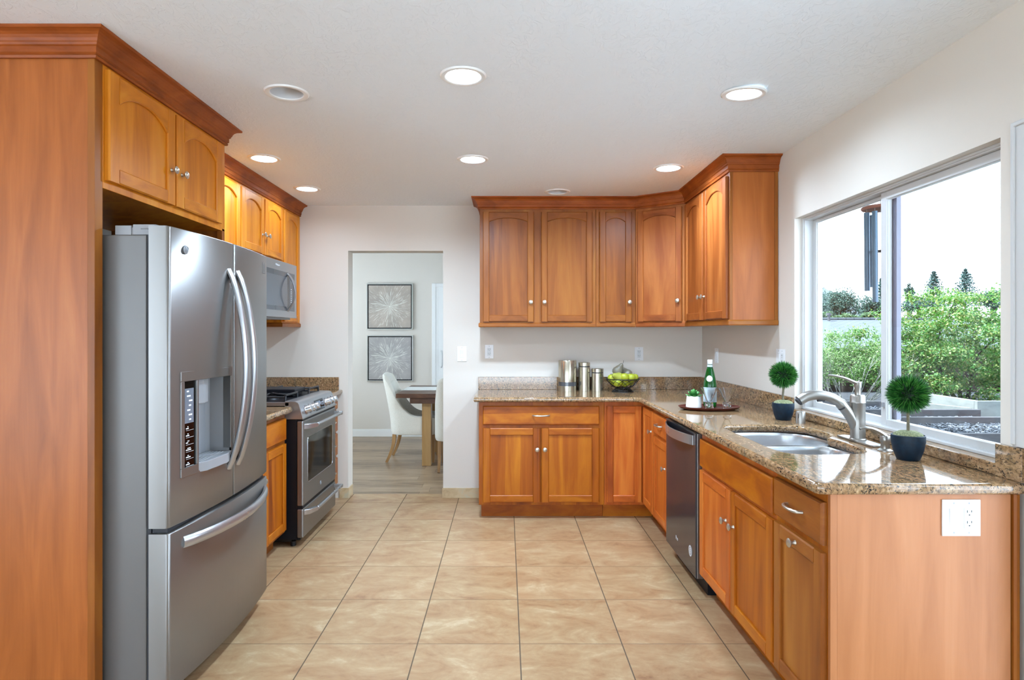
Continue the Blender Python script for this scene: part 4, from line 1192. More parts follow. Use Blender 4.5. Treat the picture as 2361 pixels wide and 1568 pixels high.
for k in range(6):
    x = -1.285 + 0.014 * k
    m.tube([(x + 0.004 * math.sin(q * 1.3), 2.45 + 0.21 * q / 8, hz0 + 0.0325) for q in range(9)], 0.002, 5)
m.build('tray_ridges', 'grey_plastic', ds)

# ------------------------------------------------------------------ gas range
GR0, GR1 = 3.987, 4.747
gr = thing('gas_range', 'stainless slide-in gas range with black grates and a glass oven door', 'range', (-1.7, 4.367, 0))
m = MB(); m.box((XL + 0.03, -1.356), (GR0 + 0.006, GR1 - 0.006), (0.05, 0.915)); m.build('body', 'black', gr, bevel=0.002)
m = MB(); m.box((XL + 0.05, -1.40), (GR0 + 0.03, GR1 - 0.03), (0.03, 0.05))
for x in (-1.95, -1.39):
    for y in (GR0 + 0.05, GR1 - 0.05): m.lathe([(0, 0), (0.018, 0), (0.018, 0.03), (0, 0.03)], 12, (x, y, 0))
m.build('feet', 'black_matte', gr)
m = MB(); m.box((XL + 0.03, -1.40), (GR0, GR1), (0.915, 0.942)); m.build('cooktop', 'steel_h', gr, bevel=0.004)
m = MB(); m.box((XL + 0.08, -1.425), (GR0 + 0.03, GR1 - 0.03), (0.942, 0.946)); m.build('burner_well', 'black', gr)
m = MB(); m.prism([(-1.43, 0.948), (-1.360, 0.947), (-1.342, 0.940), (-1.333, 0.926), (-1.309, 0.840), (-1.309, 0.830), (-1.43, 0.830)], GR0, GR1, 'y'); cp = m.build('control_panel', 'steel_h', gr, bevel=0.004)
sl = Vector((0.024, 0, -0.086)).normalized(); nrm = Vector((0.086, 0, 0.024)).normalized()
pc = Vector((-1.321, 0, 0.883))
def on_panel(a, b, c): return pc + Vector((0, a, 0)) + sl * (-b) + nrm * c
for y in (4.070, 4.150, 4.230, 4.515, 4.595, 4.675):
    m = MB(); m.lathe([(0.031, 0.0), (0.031, 0.004), (0.026, 0.006), (0.0235, 0.010), (0.0225, 0.040), (0.020, 0.044), (0.0, 0.045)], 24, T=lambda a, b, c, y=y: on_panel(y + a, b, c))
    kb = m.build('knob', 'chrome', cp)
m = MB(); m.box((4.275, 4.47), (-0.037, 0.037), (0.0, 0.002), T=on_panel); m.build('display', 'black_gloss', cp)
m = MB(); m.box((4.30, 4.40), (-0.002, 0.027), (0.0015, 0.003), T=on_panel)
for a in range(4):
    for b in range(3): m.box((4.412 + a * 0.014, 4.420 + a * 0.014), (-0.03 + b * 0.02, -0.022 + b * 0.02), (0.0015, 0.003), T=on_panel)
m.build('key_marks', 'display', cp)
m = MB(); m.box((-1.352, -1.309), (GR0, GR1), (0.268, 0.820)); od = m.build('oven_door', 'steel', gr, bevel=0.010, seg=4)
TO = lambda a, b, c: (-1.309 + c, a, b)
def rounded_rect(a0, a1, b0, b1, r, n=5):
    pts = []
    for cx, cy, s in ((a1 - r, b1 - r, 0), (a0 + r, b1 - r, 1), (a0 + r, b0 + r, 2), (a1 - r, b0 + r, 3)):
        for k in range(n + 1):
            t = (s + k / n) * PI / 2; pts.append((cx + r * math.cos(t), cy + r * math.sin(t)))
    return pts
m = MB(); m.prism(rounded_rect(4.073, 4.648, 0.406, 0.702, 0.025), -0.004, 0.0012, 'z', T=TO); m.build('oven_window', 'black_gloss', od)
m = MB(); rim = [TO(a, b, 0.001) for a, b in rounded_rect(4.071, 4.650, 0.404, 0.704, 0.027)]; m.tube(rim, 0.0022, 6, closed=True); m.build('window_rim', 'chrome', od)
def bar_handle(z, parent, y0=4.005, y1=4.728):
    m = MB()
    m.tube(smooth_path([(-1.258, 4.12, z), (-1.256, 4.37, z), (-1.258, y1 - 0.02, z)], 6), 0.0125, 12)
    m.loft([[(-1.312, y0, z - 0.018), (-1.312, y0 + 0.03, z - 0.018), (-1.312, y0 + 0.03, z + 0.018), (-1.312, y0, z + 0.018)],
            [(-1.280, y0 + 0.025, z - 0.017), (-1.290, y0 + 0.07, z - 0.017), (-1.290, y0 + 0.07, z + 0.017), (-1.280, y0 + 0.025, z + 0.017)],
            [(-1.2455, y0 + 0.10, z - 0.012), (-1.2705, y0 + 0.125, z - 0.012), (-1.2705, y0 + 0.125, z + 0.012), (-1.2455, y0 + 0.10, z + 0.012)]], smooth=False)
    m.box((-1.312, -1.247), (y1 - 0.024, y1), (z - 0.013, z + 0.013))
    return m.build('handle', 'bar', parent, bevel=0.003)
bar_handle(0.780, od)
m = MB(); m.tube([TO(4.36 + 0.014 * math.cos(q), 0.333 + 0.014 * math.sin(q), 0.001) for q in [k * PI / 10 for k in range(20)]], 0.0012, 5, closed=True)
m.tube([TO(4.36 + 0.008 * math.cos(q), 0.333 + 0.008 * math.sin(q), 0.001) for q in [k * PI / 8 for k in range(11)]], 0.0012, 5)
m.build('emblem', 'mark_grey', od)
m = MB(); m.box((-1.354, -1.315), (GR0 + 0.004, GR1 - 0.004), (0.25, 0.83)); m.box((-1.356, -1.33), (GR0 + 0.006, GR1 - 0.006), (0.05, 0.25)); m.build('inner_gap', 'black', gr)
m = MB(); m.box((-1.352, -1.309), (GR0, GR1), (0.062, 0.250)); wd = m.build('warming_drawer', 'steel', gr, bevel=0.010, seg=4)
bar_handle(0.222, wd)
def grate(y0, y1):
    m = MB(); z = 0.982
    x0, x1 = -1.985, -1.435
    for x in (x0, (x0 + x1) / 2, x1): m.tube(smooth_path([(x, y0, 0.947), (x, y0 + 0.006, z - 0.004), (x, y0 + 0.02, z), (x, y1 - 0.02, z), (x, y1 - 0.006, z - 0.004), (x, y1, 0.947)], 3), 0.007, 8)
    for y in (y0 + 0.01, y1 - 0.01): m.tube([(x0, y, z - 0.012), (x1, y, z - 0.012)], 0.007, 8)
    for xc in (x0 + 0.14, x1 - 0.14):
        for a in range(4):
            d = Vector((math.cos(a * PI / 2 + 0.0), math.sin(a * PI / 2), 0)); c = Vector((xc, (y0 + y1) / 2, z + 0.004))
            m.tube([c + d * 0.022, c + d * 0.105 + Vector((0, 0, -0.012))], 0.006, 6)
    return m.build('grate', 'black_matte', gr)
grate(4.012, 4.245); grate(4.490, 4.722)
m = MB(); m.box((-1.98, -1.455), (4.258, 4.478), (0.972, 1.000)); m.box((-1.98, -1.47), (4.27, 4.466), (0.947, 0.972)); m.build('griddle', 'black', gr, bevel=0.006)
for x in (-1.86, -1.57):
    for y in (4.13, 4.61):
        m = MB(); m.lathe([(0.05, 0.0), (0.046, 0.010), (0.036, 0.012), (0.036, 0.020), (0.0, 0.023)], 24, (x, y, 0.946)); m.build('burner', 'black_matte', gr)

# ------------------------------------------------------------------ microwave over the range
mwv = thing('microwave', 'stainless over-the-range microwave with a bowed handle under the short cabinet', 'microwave', (-1.8, 4.37, 1.5))
m = MB(); m.box((XL + 0.005, -1.64), (4.005, 4.762), (1.504, 1.908)); m.build('body', 'grey_body', mwv, bevel=0.002)
m = MB(); m.box((-1.64, -1.615), (3.995, 4.765), (1.502, 1.907)); md_ = m.build('door', 'steel_h', mwv, bevel=0.004)
TM = lambda a, b, c: (-1.615 + c, a, b)
m = MB(); m.box((4.03, 4.715), (1.552, 1.836), (-0.004, 0.0012), T=TM); m.build('window_surround', 'mw_dark', md_)
m = MB(); m.box((4.06, 4.555), (1.582, 1.800), (0.0008, 0.002), T=TM); m.build('window_screen', 'mw_glass', md_)
m = MB(); m.box((4.60, 4.655), (1.57, 1.82), (0.0008, 0.002), T=TM); m.build('key_panel', 'mw_glass', md_)
m = MB()
for k in range(8): m.box((4.632, 4.644), (1.60 + 0.016 * k, 1.606 + 0.016 * k), (0.0018, 0.003), T=TM)
m.build('key_marks', 'mark', md_)
m = MB(); m.tube([TM(4.565, 1.828 - 0.276 * k / 20, 0.0 + 0.058 * math.sin(PI * k / 20) ** 0.8) for k in range(21)], 0.015, 12, flat=(1.0, 0.55), up=(0, 1, 0)); m.build('handle', 'bar', md_)
m = MB()
vs, fs = text_geo('Whirlpool', 0.019, 0.0004); m.add(vs, fs, T=lambda a, b, c: TM(4.366 + a, 1.873 + b, 0.0008 + c))
m.build('logo_mark', 'mark', md_)
m = MB(); m.box((-1.99, -1.66), (4.02, 4.75), (1.490, 1.504)); m.build('vent_plate', 'grey_plastic', mwv)

# ------------------------------------------------------------------ dishwasher
dw = thing('dishwasher', 'dark stainless dishwasher with a bowed bar handle', 'dishwasher', (1.3, 3.56, 0))
DY0, DY1 = 3.258, 3.866
m = MB(); m.box((1.048, 1.60), (DY0, DY1), (0.09, 0.868)); m.build('body', 'black', dw)
m = MB(); m.box((1.012, 1.046), (DY0 + 0.003, DY1 - 0.003), (0.088, 0.858)); m.build('door_edge', 'steel', dw, bevel=0.003)
m = MB(); m.box((1.005, 1.013), (DY0 + 0.005, DY1 - 0.004), (0.089, 0.857)); dwd = m.build('door', 'dark_steel', dw, bevel=0.003)
TW = lambda a, b, c: (1.005 - c, a, b)
m = MB(); m.box((DY0 + 0.05, DY1 - 0.03), (0.796, 0.848), (-0.002, 0.0012), T=TW); m.build('handle_pocket', 'black', dwd)
m = MB()
N = 20; A = []
for k in range(N + 1):
    t = k / N; y = 3.297 + 0.545 * t
    A.append((y, 0.001 + 0.046 * math.sin(PI * t) ** 0.85))
ring = lambda y, d: [TW(y, 0.790, d), TW(y, 0.842, d), TW(y, 0.842, d + 0.006), TW(y, 0.790, d + 0.006)]
m.loft([ring(y, d) for y, d in A], smooth=False); m.build('handle', 'bar', dwd, bevel=0.001)
m = MB(); m.lathe([(0.0, 0.0015), (0.030, 0.0015), (0.030, 0.0)], 28, T=lambda a, b, c: TW(3.355 + a, 0.205 + b, c)); bd = m.build('badge', 'mark_grey', dwd)
m = MB()
m.lathe([(0.024, 0.002), (0.0275, 0.002)], 28, T=lambda a, b, c: TW(3.355 + a, 0.205 + b, c))
vs, fs = text_geo('E', 0.036, 0.0003); m.add(vs, fs, T=lambda a, b, c: TW(3.355 - a, 0.205 + b, 0.002 + c))
m.build('badge_mark', 'mark', dwd)
m = MB()
vs, fs = text_geo('Pro', 0.032, 0.0003); m.add(vs, fs, T=lambda a, b, c: TW(3.62 - a, 0.185 + b, 0.0008 + c)); m.build('door_lettering', 'mark', dwd)
m = MB(); m.box((1.07, 1.58), (DY0 + 0.01, DY1 - 0.01), (0, 0.088)); m.build('kick_plate', 'black', dw)

# ------------------------------------------------------------------ switches and outlets
def plate(T, w, h, items, label, cat, group=None, bev=0.0015):
    o = T(0, 0, 0)
    t = thing('wall_switch' if cat == 'switch' else 'wall_outlet', label, cat, tuple(o), group)
    m = MB(); m.box((-w / 2, w / 2), (-h / 2, h / 2), (0.0, 0.005), T=T); pl = m.build('cover_plate', 'plastic', t, bevel=bev)
    for kind, u in items:
        if kind == 'rocker':
            m = MB(); m.box((u - 0.0165, u + 0.0165), (-0.033, 0.033), (0.004, 0.0055), T=T); m.build('rocker_bezel', 'plastic_dim', t)
            m = MB(); m.prism([(-0.030, 0.005), (0.030, 0.005), (0.030, 0.0095), (0.0, 0.007), (-0.030, 0.006)], u - 0.0145, u + 0.0145, 'z', T=lambda a, b, c: T(c, a, b)); m.build('rocker', 'plastic', t, bevel=0.001)
        else:
            m = MB(); m.box((u - 0.0165, u + 0.0165), (-0.033, 0.033), (0.004, 0.0065), T=T); m.build('receptacle', 'plastic_dim', t, bevel=0.001)
            m = MB()
            for b in (0.017, -0.017):
                m.box((u - 0.008, u - 0.0055), (b, b + 0.008), (0.006, 0.0068), T=T); m.box((u + 0.0055, u + 0.008), (b + 0.001, b + 0.008), (0.006, 0.0068), T=T); m.box((u - 0.002, u + 0.002), (b - 0.009, b - 0.005), (0.006, 0.0068), T=T)
            m.build('slots', 'slot', t)
        m = MB()
        for b in (-1, 1): m.lathe([(0.0, 0.0058), (0.0028, 0.0056), (0.003, 0.005)], 10, T=lambda a_, b_, c_, u=u, b=b: T(u + a_, b * (h / 2 - 0.011) + b_, c_))
        m.build('screws', 'mark_grey', t)
    return t
def Tback(x, z): return facing((x, YB, z), (1, 0, 0), (0, -1, 0))
def Tright(y, z): return facing((XR, y, z), (0, -1, 0), (-1, 0, 0))
plate(Tback(-0.369, 1.213), 0.078, 0.127, [('rocker', 0)], 'white rocker light switch on the wall between the doorway and the cabinets', 'switch')
plate(Tback(-0.139, 1.231), 0.072, 0.115, [('outlet', 0)], 'white wall outlet above the left end of the back counter', 'outlet', 'wall outlets over the counter')
plate(Tback(1.122, 1.213), 0.072, 0.115, [('outlet', 0)], 'white wall outlet on the back wall to the right of the fruit bowl', 'outlet', 'wall outlets over the counter')
plate(Tright(4.835, 1.212), 0.072, 0.115, [('rocker', 0)], 'white switch plate seen edge-on behind the green bottle', 'switch')
plate(Tright(3.706, 1.235), 0.117, 0.115, [('rocker', -0.023), ('outlet', 0.023)], 'white double plate by the window behind the far topiary ball', 'outlet')
plate(facing((1.451, 1.968, 0.802), (1, 0, 0), (0, -1, 0)), 0.122, 0.116, [('rocker', -0.024), ('outlet', 0.024)], 'white double switch and outlet plate on the peninsula end panel', 'outlet')

# ------------------------------------------------------------------ things on the counter
def canister(x, y, r, h, label, win=False):
    t = thing('canister', label, 'canister', (x, y, CT), 'steel canisters')
    m = MB()
    if win:
        m.lathe([(0.0, 0.0), (r, 0.0), (r, 0.042)], 40, (x, y, CT)); m.lathe([(r, 0.074), (r, h - 0.006), (r - 0.003, h), (0.0, h)], 40, (x, y, CT)); m.build('body', 'canister', t)
        m = MB(); m.lathe([(r - 0.0015, 0.042), (r - 0.0015, 0.074)], 40, (x, y, CT)); m.build('window_band', 'mw_dark', t)
    else:
        m.lathe([(0.0, 0.0), (r, 0.0), (r, h - 0.040), (r - 0.002, h - 0.038)], 36, (x, y, CT)); m.build('body', 'canister', t)
        m = MB(); m.lathe([(r - 0.003, h - 0.038), (r - 0.003, h - 0.032)], 36, (x, y, CT)); m.build('seal', 'rubber', t)
        m = MB(); m.lathe([(r - 0.002, h - 0.032), (r, h - 0.031), (r, h - 0.004), (r - 0.004, h), (0.0, h)], 36, (x, y, CT)); m.build('lid', 'canister', t)
    return t
canister(0.509, 5.085, 0.0745, 0.250, 'tallest and widest steel canister with a dark window band near its base', True)
canister(0.649, 5.095, 0.0485, 0.234, 'slim steel canister standing between the widest and the shortest one')
canister(0.757, 5.085, 0.0500, 0.184, 'shortest steel canister, next to the fruit bowl')

BXc, BYc = 0.945, 4.985
bw = thing('fruit_bowl', 'black wire fruit bowl heaped with green apples', 'bowl', (BXc, BYc, CT))
def circ(r, z, n=40): return [(BXc + r * math.cos(2 * PI * k / n), BYc + r * math.sin(2 * PI * k / n), CT + z) for k in range(n)]
m = MB(); m.tube(circ(0.135, 0.105), 0.0038, 8, closed=True); m.build('rim', 'black_matte', bw)
m = MB()
def brad(z): return 0.050 + 0.085 * ((z - 0.032) / 0.073) ** 0.62
for k in range(14):
    a0 = 2 * PI * k / 14
    for sgn in (1, -1):
        m.tube([(BXc + brad(z) * math.cos(a0 + sgn * w), BYc + brad(z) * math.sin(a0 + sgn * w), CT + z) for z, w in [(0.032 + 0.073 * q / 8, 0.62 * (1 - math.cos(q / 8 * PI / 2))) for q in range(9)]], 0.0019, 5)
m.tube(circ(0.050, 0.032, 28), 0.003, 6, closed=True)
m.build('wire_cage', 'black_matte', bw)
m = MB(); m.tube(circ(0.083, 0.004, 36), 0.004, 6, closed=True); m.tube(circ(0.072, 0.016, 36), 0.003, 6, closed=True)
for k in range(20):
    a = 2 * PI * k / 20; m.tube([(BXc + 0.083 * math.cos(a), BYc + 0.083 * math.sin(a), CT + 0.004), (BXc + 0.052 * math.cos(a + 0.3), BYc + 0.052 * math.sin(a + 0.3), CT + 0.032)], 0.002, 5)
m.build('foot', 'black_matte', bw)
APPLE = [(0.0, -0.026), (0.012, -0.031), (0.024, -0.027), (0.034, -0.012), (0.037, 0.003), (0.034, 0.018), (0.025, 0.028), (0.013, 0.031), (0.005, 0.027), (0.0, 0.024)]
def apple(p, label):
    t = thing('apple', label, 'apple', p, 'green apples in the wire bowl')
    m = MB(); m.lathe(APPLE, 20, p); m.build('flesh', 'apple', t)
    m = MB(); m.tube([(p[0], p[1], p[2] + 0.022), (p[0] + 0.003, p[1], p[2] + 0.036)], 0.0014, 5); m.build('stem', 'bark', t)
    return t
ap = apple((BXc - 0.088, BYc - 0.02, CT + 0.110), 'green apple at the left rim of the wire bowl')
tops = [((0.002, -0.058, 0.122), 'green apple at the front centre of the wire bowl'), ((0.060, -0.038, 0.116), 'green apple in front, right of the centre one'), ((0.096, 0.022, 0.112), 'green apple at the right rim of the wire bowl')]
for (dx_, dy_, dz), lab in tops: dup(ap, (BXc + dx_, BYc + dy_, CT + dz), lab, random.random() * 6)
low = [(-0.052, -0.052, 0.078), (0.016, -0.008, 0.074), (0.062, 0.030, 0.080), (0.0, 0.062, 0.078), (-0.060, 0.030, 0.080)]
for q in low: dup(ap, (BXc + q[0], BYc + q[1], CT + q[2]), 'green apple low in the wire bowl, behind the wires', random.random() * 6)
PEAR = [(0.0, -0.038), (0.014, -0.040), (0.030, -0.032), (0.038, -0.014), (0.036, 0.006), (0.027, 0.026), (0.019, 0.044), (0.015, 0.058), (0.009, 0.066), (0.0, 0.068)]
def pear(p, tilt, mat, label):
    t = thing('pear', label, 'pear', p, 'pears on the fruit heap')
    m = MB(); m.lathe(PEAR, 20, p, sx=1.12); o1 = m.build('flesh', mat, t)
    m = MB(); m.tube(smooth_path([(p[0], p[1], p[2] + 0.064), (p[0] + 0.002, p[1], p[2] + 0.078), (p[0] - 0.006, p[1], p[2] + 0.094)], 4), 0.0015, 5); m.build('stem', 'bark', t)
    t.rotation_euler = tilt
    return t
pear((BXc - 0.036, BYc + 0.014, CT + 0.170), (0.1, 0.55, 0), 'pear_tan', 'greyish tan pear lying on top of the green apples')
pear((BXc - 0.045, BYc - 0.048, CT + 0.120), (0.2, -1.2, 0.4), 'pear_green', 'greenish pear under the tan pear')
pear((BXc + 0.046, BYc + 0.060, CT + 0.142), (-0.4, -0.7, 0), 'pear_tan', 'dull pear peeking out behind the apples')

TX, TY = 1.268, 3.845
tm = MB()
rings = []
for s, z in ((0.55, 0.0), (0.80, 0.001), (0.93, 0.008), (1.0, 0.019), (0.995, 0.021), (0.95, 0.017), (0.86, 0.011), (0.5, 0.009), (0.02, 0.009)):
    rings.append([(TX + 0.190 * s * math.cos(2 * PI * k / 48), TY + 0.128 * s * math.sin(2 * PI * k / 48), CT + z) for k in range(48)])
tm.loft(rings)
tag(tm.build('serving_tray', 'traywood'), 'dark wooden oval tray holding a plant, bottle and glasses', 'tray')
TZ = CT + 0.0095
bo = thing('glass_bottle', 'green glass water bottle with a white cap on the wooden tray', 'bottle', (1.293, 3.905, TZ))
bc = (1.293, 3.905, TZ)
m = MB(); m.lathe([(0.0, 0.004), (0.036, 0.0), (0.0405, 0.006), (0.0405, 0.125), (0.0395, 0.145), (0.034, 0.178), (0.026, 0.215), (0.0185, 0.245), (0.0150, 0.258), (0.0145, 0.282), (0.0, 0.283)], 32, bc); m.build('glass', 'green_glass', bo)
m = MB(); m.lathe([(0.0410, 0.031), (0.0411, 0.032), (0.0411, 0.122), (0.0410, 0.123)], 32, bc); lb = m.build('label', 'label', bo)
m = MB(); vs, fs = text_geo('S.PELLEGRINO', 0.0088, 0.0)
m.add(vs, fs, T=lambda a, b, c: (bc[0] + 0.0414 * math.sin(a / 0.0414), bc[1] - 0.0414 * math.cos(a / 0.0414), TZ + 0.104 + b))
m.box((-0.0012, 0.0012), (0.055, 0.090), (0, 0.0001), T=lambda a, b, c: (bc[0] + a, bc[1] - 0.0414, TZ + b))
m.build('label_print', 'label_ink', lb)
m = MB()
nn = 28; vs = [None] * (nn + 1); vs[0] = (bc[0] - 0.012, bc[1] - 0.0375, TZ + 0.178)
for k in range(nn):
    a = 2 * PI * k / nn; uu = -0.014 + 0.0185 * math.cos(a); vv = 0.180 + 0.019 * math.sin(a)
    rad_ = 0.0352 + (0.178 - vv) * 0.21 + 0.0005
    vs[k + 1] = (bc[0] + rad_ * math.sin(uu / 0.034), bc[1] - rad_ * math.cos(uu / 0.034), TZ + vv)
vs[0] = (bc[0] + 0.0352 * math.sin(-0.41), bc[1] - 0.0356 * math.cos(0.41), TZ + 0.180)
m.add(vs, [(0, k + 1, (k + 1) % nn + 1) for k in range(nn)], 0, True); m.build('round_label', 'label2', bo)
m = MB(); m.lathe([(0.0158, 0.238), (0.0172, 0.240), (0.0160, 0.262), (0.0160, 0.264)], 24, bc); m.build('neck_label', 'label', bo)
m = MB(); m.lathe([(0.0152, 0.268), (0.0160, 0.269), (0.0160, 0.2945), (0.0145, 0.297), (0.0, 0.297)], 24, bc); m.build('cap', 'plastic', bo)

def tumbler(x, y, label):
    t = thing('cocktail_glass', label, 'glass', (x, y, TZ), 'clear cone glasses on the tray')
    m = MB()
    m.lathe([(0.0, 0.047), (0.010, 0.048), (0.048, 0.128), (0.0495, 0.1285), (0.0500, 0.1275), (0.014, 0.046), (0.012, 0.043), (0.0, 0.042)], 36, (x, y, TZ)); m.build('cone', 'clear', t)
    m = MB()
    m.lathe([(0.0, 0.0), (0.023, 0.0), (0.0255, 0.003), (0.0255, 0.038), (0.022, 0.0415), (0.0, 0.0415)], 12, (x, y, TZ), smooth=False)
    m.lathe([(0.0, 0.010), (0.012, 0.014), (0.016, 0.021), (0.011, 0.030), (0.0, 0.033)], 9, (x, y, TZ), smooth=False); m.build('base_block', 'clear', t)
    return t
tumbler(1.253, 3.80, 'clear cone glass standing in front of the green bottle')
tumbler(1.358, 3.785, 'clear cone glass standing alone at the right of the tray')

sc = thing('succulent_plant', 'green succulent in a small white tapered pot on the tray', 'plant', (1.178, 3.862, TZ))
sxy = (1.178, 3.862)
m = MB(); m.lathe([(0.0, 0.0), (0.046, 0.0), (0.049, 0.004), (0.0425, 0.071), (0.041, 0.073), (0.038, 0.071), (0.037, 0.060), (0.0, 0.060)], 32, (*sxy, TZ)); m.build('pot', 'pot_white', sc)
m = MB()
rr = random.Random(3)
for ring_, (cnt, tilt, L) in enumerate(((7, 0.22, 0.054), (6, 0.62, 0.050), (5, 1.0, 0.044), (3, 1.35, 0.042))):
    for k in range(cnt):
        a = 2 * PI * k / cnt + ring_ * 0.5; d = Vector((math.cos(a) * math.cos(tilt), math.sin(a) * math.cos(tilt), math.sin(tilt)))
        side = Vector((-math.sin(a), math.cos(a), 0)); nrm_ = d.cross(side)
        b0 = Vector((*sxy, TZ + 0.062 + 0.004 * ring_)); rings = []
        for q, w in ((0.0, 0.005), (0.25, 0.012), (0.55, 0.0165), (0.8, 0.012), (1.0, 0.001)):
            c = b0 + d * (L * q) - nrm_ * (0.006 * q * q) * -1
            rings.append([tuple(c + side * (w * math.cos(t)) + nrm_ * (0.004 * math.sin(t) * (w / 0.0135 + 0.2))) for t in [2 * PI * j / 8 for j in range(8)]])
        m.loft(rings)
m.build('leaves', 'succulent', sc)

def topiary(x, y):
    t = thing('topiary', 'far small ball topiary in a navy pot beside the left edge of the window', 'plant', (x, y, CT), 'ball topiaries in navy pots')
    c = (x, y, CT)
    m = MB(); m.lathe([(0.0, 0.0), (0.036, 0.0), (0.039, 0.003), (0.050, 0.035), (0.0565, 0.070), (0.0565, 0.092), (0.054, 0.094), (0.052, 0.090), (0.0, 0.088)], 36, c); m.build('pot', 'navy', t)
    m = MB(); m.lathe([(0.0515, 0.088), (0.046, 0.099), (0.030, 0.107), (0.0, 0.110)], 28, c); m.build('moss', 'moss', t)
    m = MB(); m.tube(smooth_path([(x, y, CT + 0.10), (x - 0.002, y, CT + 0.13), (x + 0.001, y, CT + 0.17), (x, y, CT + 0.20)], 4), 0.0055, 8); m.build('trunk', 'stem', t)
    zc = CT + 0.246
    m = MB(); m.lathe([(0.052 * math.cos(a), 0.052 * math.sin(a)) if abs(a) < 1.55 else (0.0, 0.052 * math.sin(a)) for a in [-PI / 2 + PI * k / 10 for k in range(11)]], 18, (x, y, zc), mi=0)
    rr = random.Random(5)
    n = 2600
    for k in range(n):
        z = 1 - 2 * (k + 0.5) / n; ph = k * 2.399963
        d = Vector((math.sqrt(1 - z * z) * math.cos(ph), math.sqrt(1 - z * z) * math.sin(ph), z))
        d = (d + Vector((rr.uniform(-.5, .5), rr.uniform(-.5, .5), rr.uniform(-.5, .5)))).normalized()
        s = d.orthogonal().normalized(); s.rotate(Matrix.Rotation(rr.random() * 6.28, 3, d)); u = d.cross(s)
        c0 = Vector((x, y, zc)); L0, L1 = 0.040, 0.066 + rr.random() * 0.017
        w = 0.0031
        p0 = c0 + d * L0; p1 = c0 + d * (L0 + L1) * 0.5; tip = c0 + d * L1 + s * 0.004
        m.add([p0 + s * w, p0 - s * w * 0.6 + u * w, p0 - s * w * 0.6 - u * w, tip], [(0, 1, 3), (1, 2, 3), (2, 0, 3)], 1)
    m.build('foliage_ball', ['core', 'needles'], t, fixn=False)
    return t
tp = topiary(1.523, 3.385)
dup(tp, (1.517, 2.325, CT), 'near large-looking ball topiary in a navy pot in front of the window', 1.1, 1.0)

# ------------------------------------------------------------------ dining room
def picture(xc, zc, w, mat, label):
    t = thing('framed_picture', label, 'picture', (xc, DIN_Y, zc), 'square starburst pictures')
    m = MB(); h = w / 2
    rect = lambda a, d0, d1, th: [m.box((xc - a, xc - a + th), (DIN_Y - d1, DIN_Y - d0), (zc - a, zc + a)), m.box((xc + a - th, xc + a), (DIN_Y - d1, DIN_Y - d0), (zc - a, zc + a)),
                                  m.box((xc - a + th, xc + a - th), (DIN_Y - d1, DIN_Y - d0), (zc - a, zc - a + th)), m.box((xc - a + th, xc + a - th), (DIN_Y - d1, DIN_Y - d0), (zc + a - th, zc + a))]
    rect(h, 0.001, 0.036, 0.012); m.build('frame', 'silverframe', t, bevel=0.001)
    m = MB(); rect(h - 0.012, 0.001, 0.024, 0.014); m.build('inner_border', 'black', t)
    m = MB(); a = h - 0.026; m.box((xc - a, xc + a), (DIN_Y - 0.03, DIN_Y - 0.002), (zc - a, zc + a)); m.build('canvas', mat, t)
kx = DIN_Y / F_PX
picture((899.5 - VPX) * kx, EYE - (707 - VPY) * kx, 106 * kx, 'burst_warm', 'upper starburst picture in a silver frame on the dining room wall')
picture((900 - VPX) * kx, EYE - (826 - VPY) * kx, 106 * kx, 'burst_cool', 'lower greyer starburst picture in a silver frame behind the dining chair')

TBX0, TBX1, TBY0, TBY1, TBZ = -1.133, 0.95, 6.35, 7.37, 0.762
tb = thing('dining_table', 'long dark brown dining table with thick square legs', 'table', (-0.1, 6.86, 0))
m = MB(); m.box((TBX0, TBX1), (TBY0, TBY1), (TBZ - 0.045, TBZ)); m.build('tabletop', 'tablewood', tb, bevel=0.004)
m = MB(); m.box((TBX0 + 0.14, TBX1 - 0.14), (TBY0 + 0.03, TBY0 + 0.13), (TBZ - 0.105, TBZ - 0.046)); m.box((TBX0 + 0.14, TBX1 - 0.14), (TBY1 - 0.13, TBY1 - 0.03), (TBZ - 0.105, TBZ - 0.046)); m.build('apron', 'tablewood', tb, bevel=0.003)
for x in (-0.875, 0.60):
    for y in (6.44, 7.18):
        m = MB(); m.box((x, x + 0.095), (y, y + 0.095), (0, TBZ - 0.106)); m.build('leg', 'tableleg', tb, bevel=0.003)
m = MB(); m.box((TBX0 + 0.003, TBX1 - 0.05), (6.72, 7.13), (TBZ + 0.0005, TBZ + 0.004))
tag(m.build('table_runner', 'runner', bevel=0.001), 'white cloth runner along the middle of the dining table', 'runner')

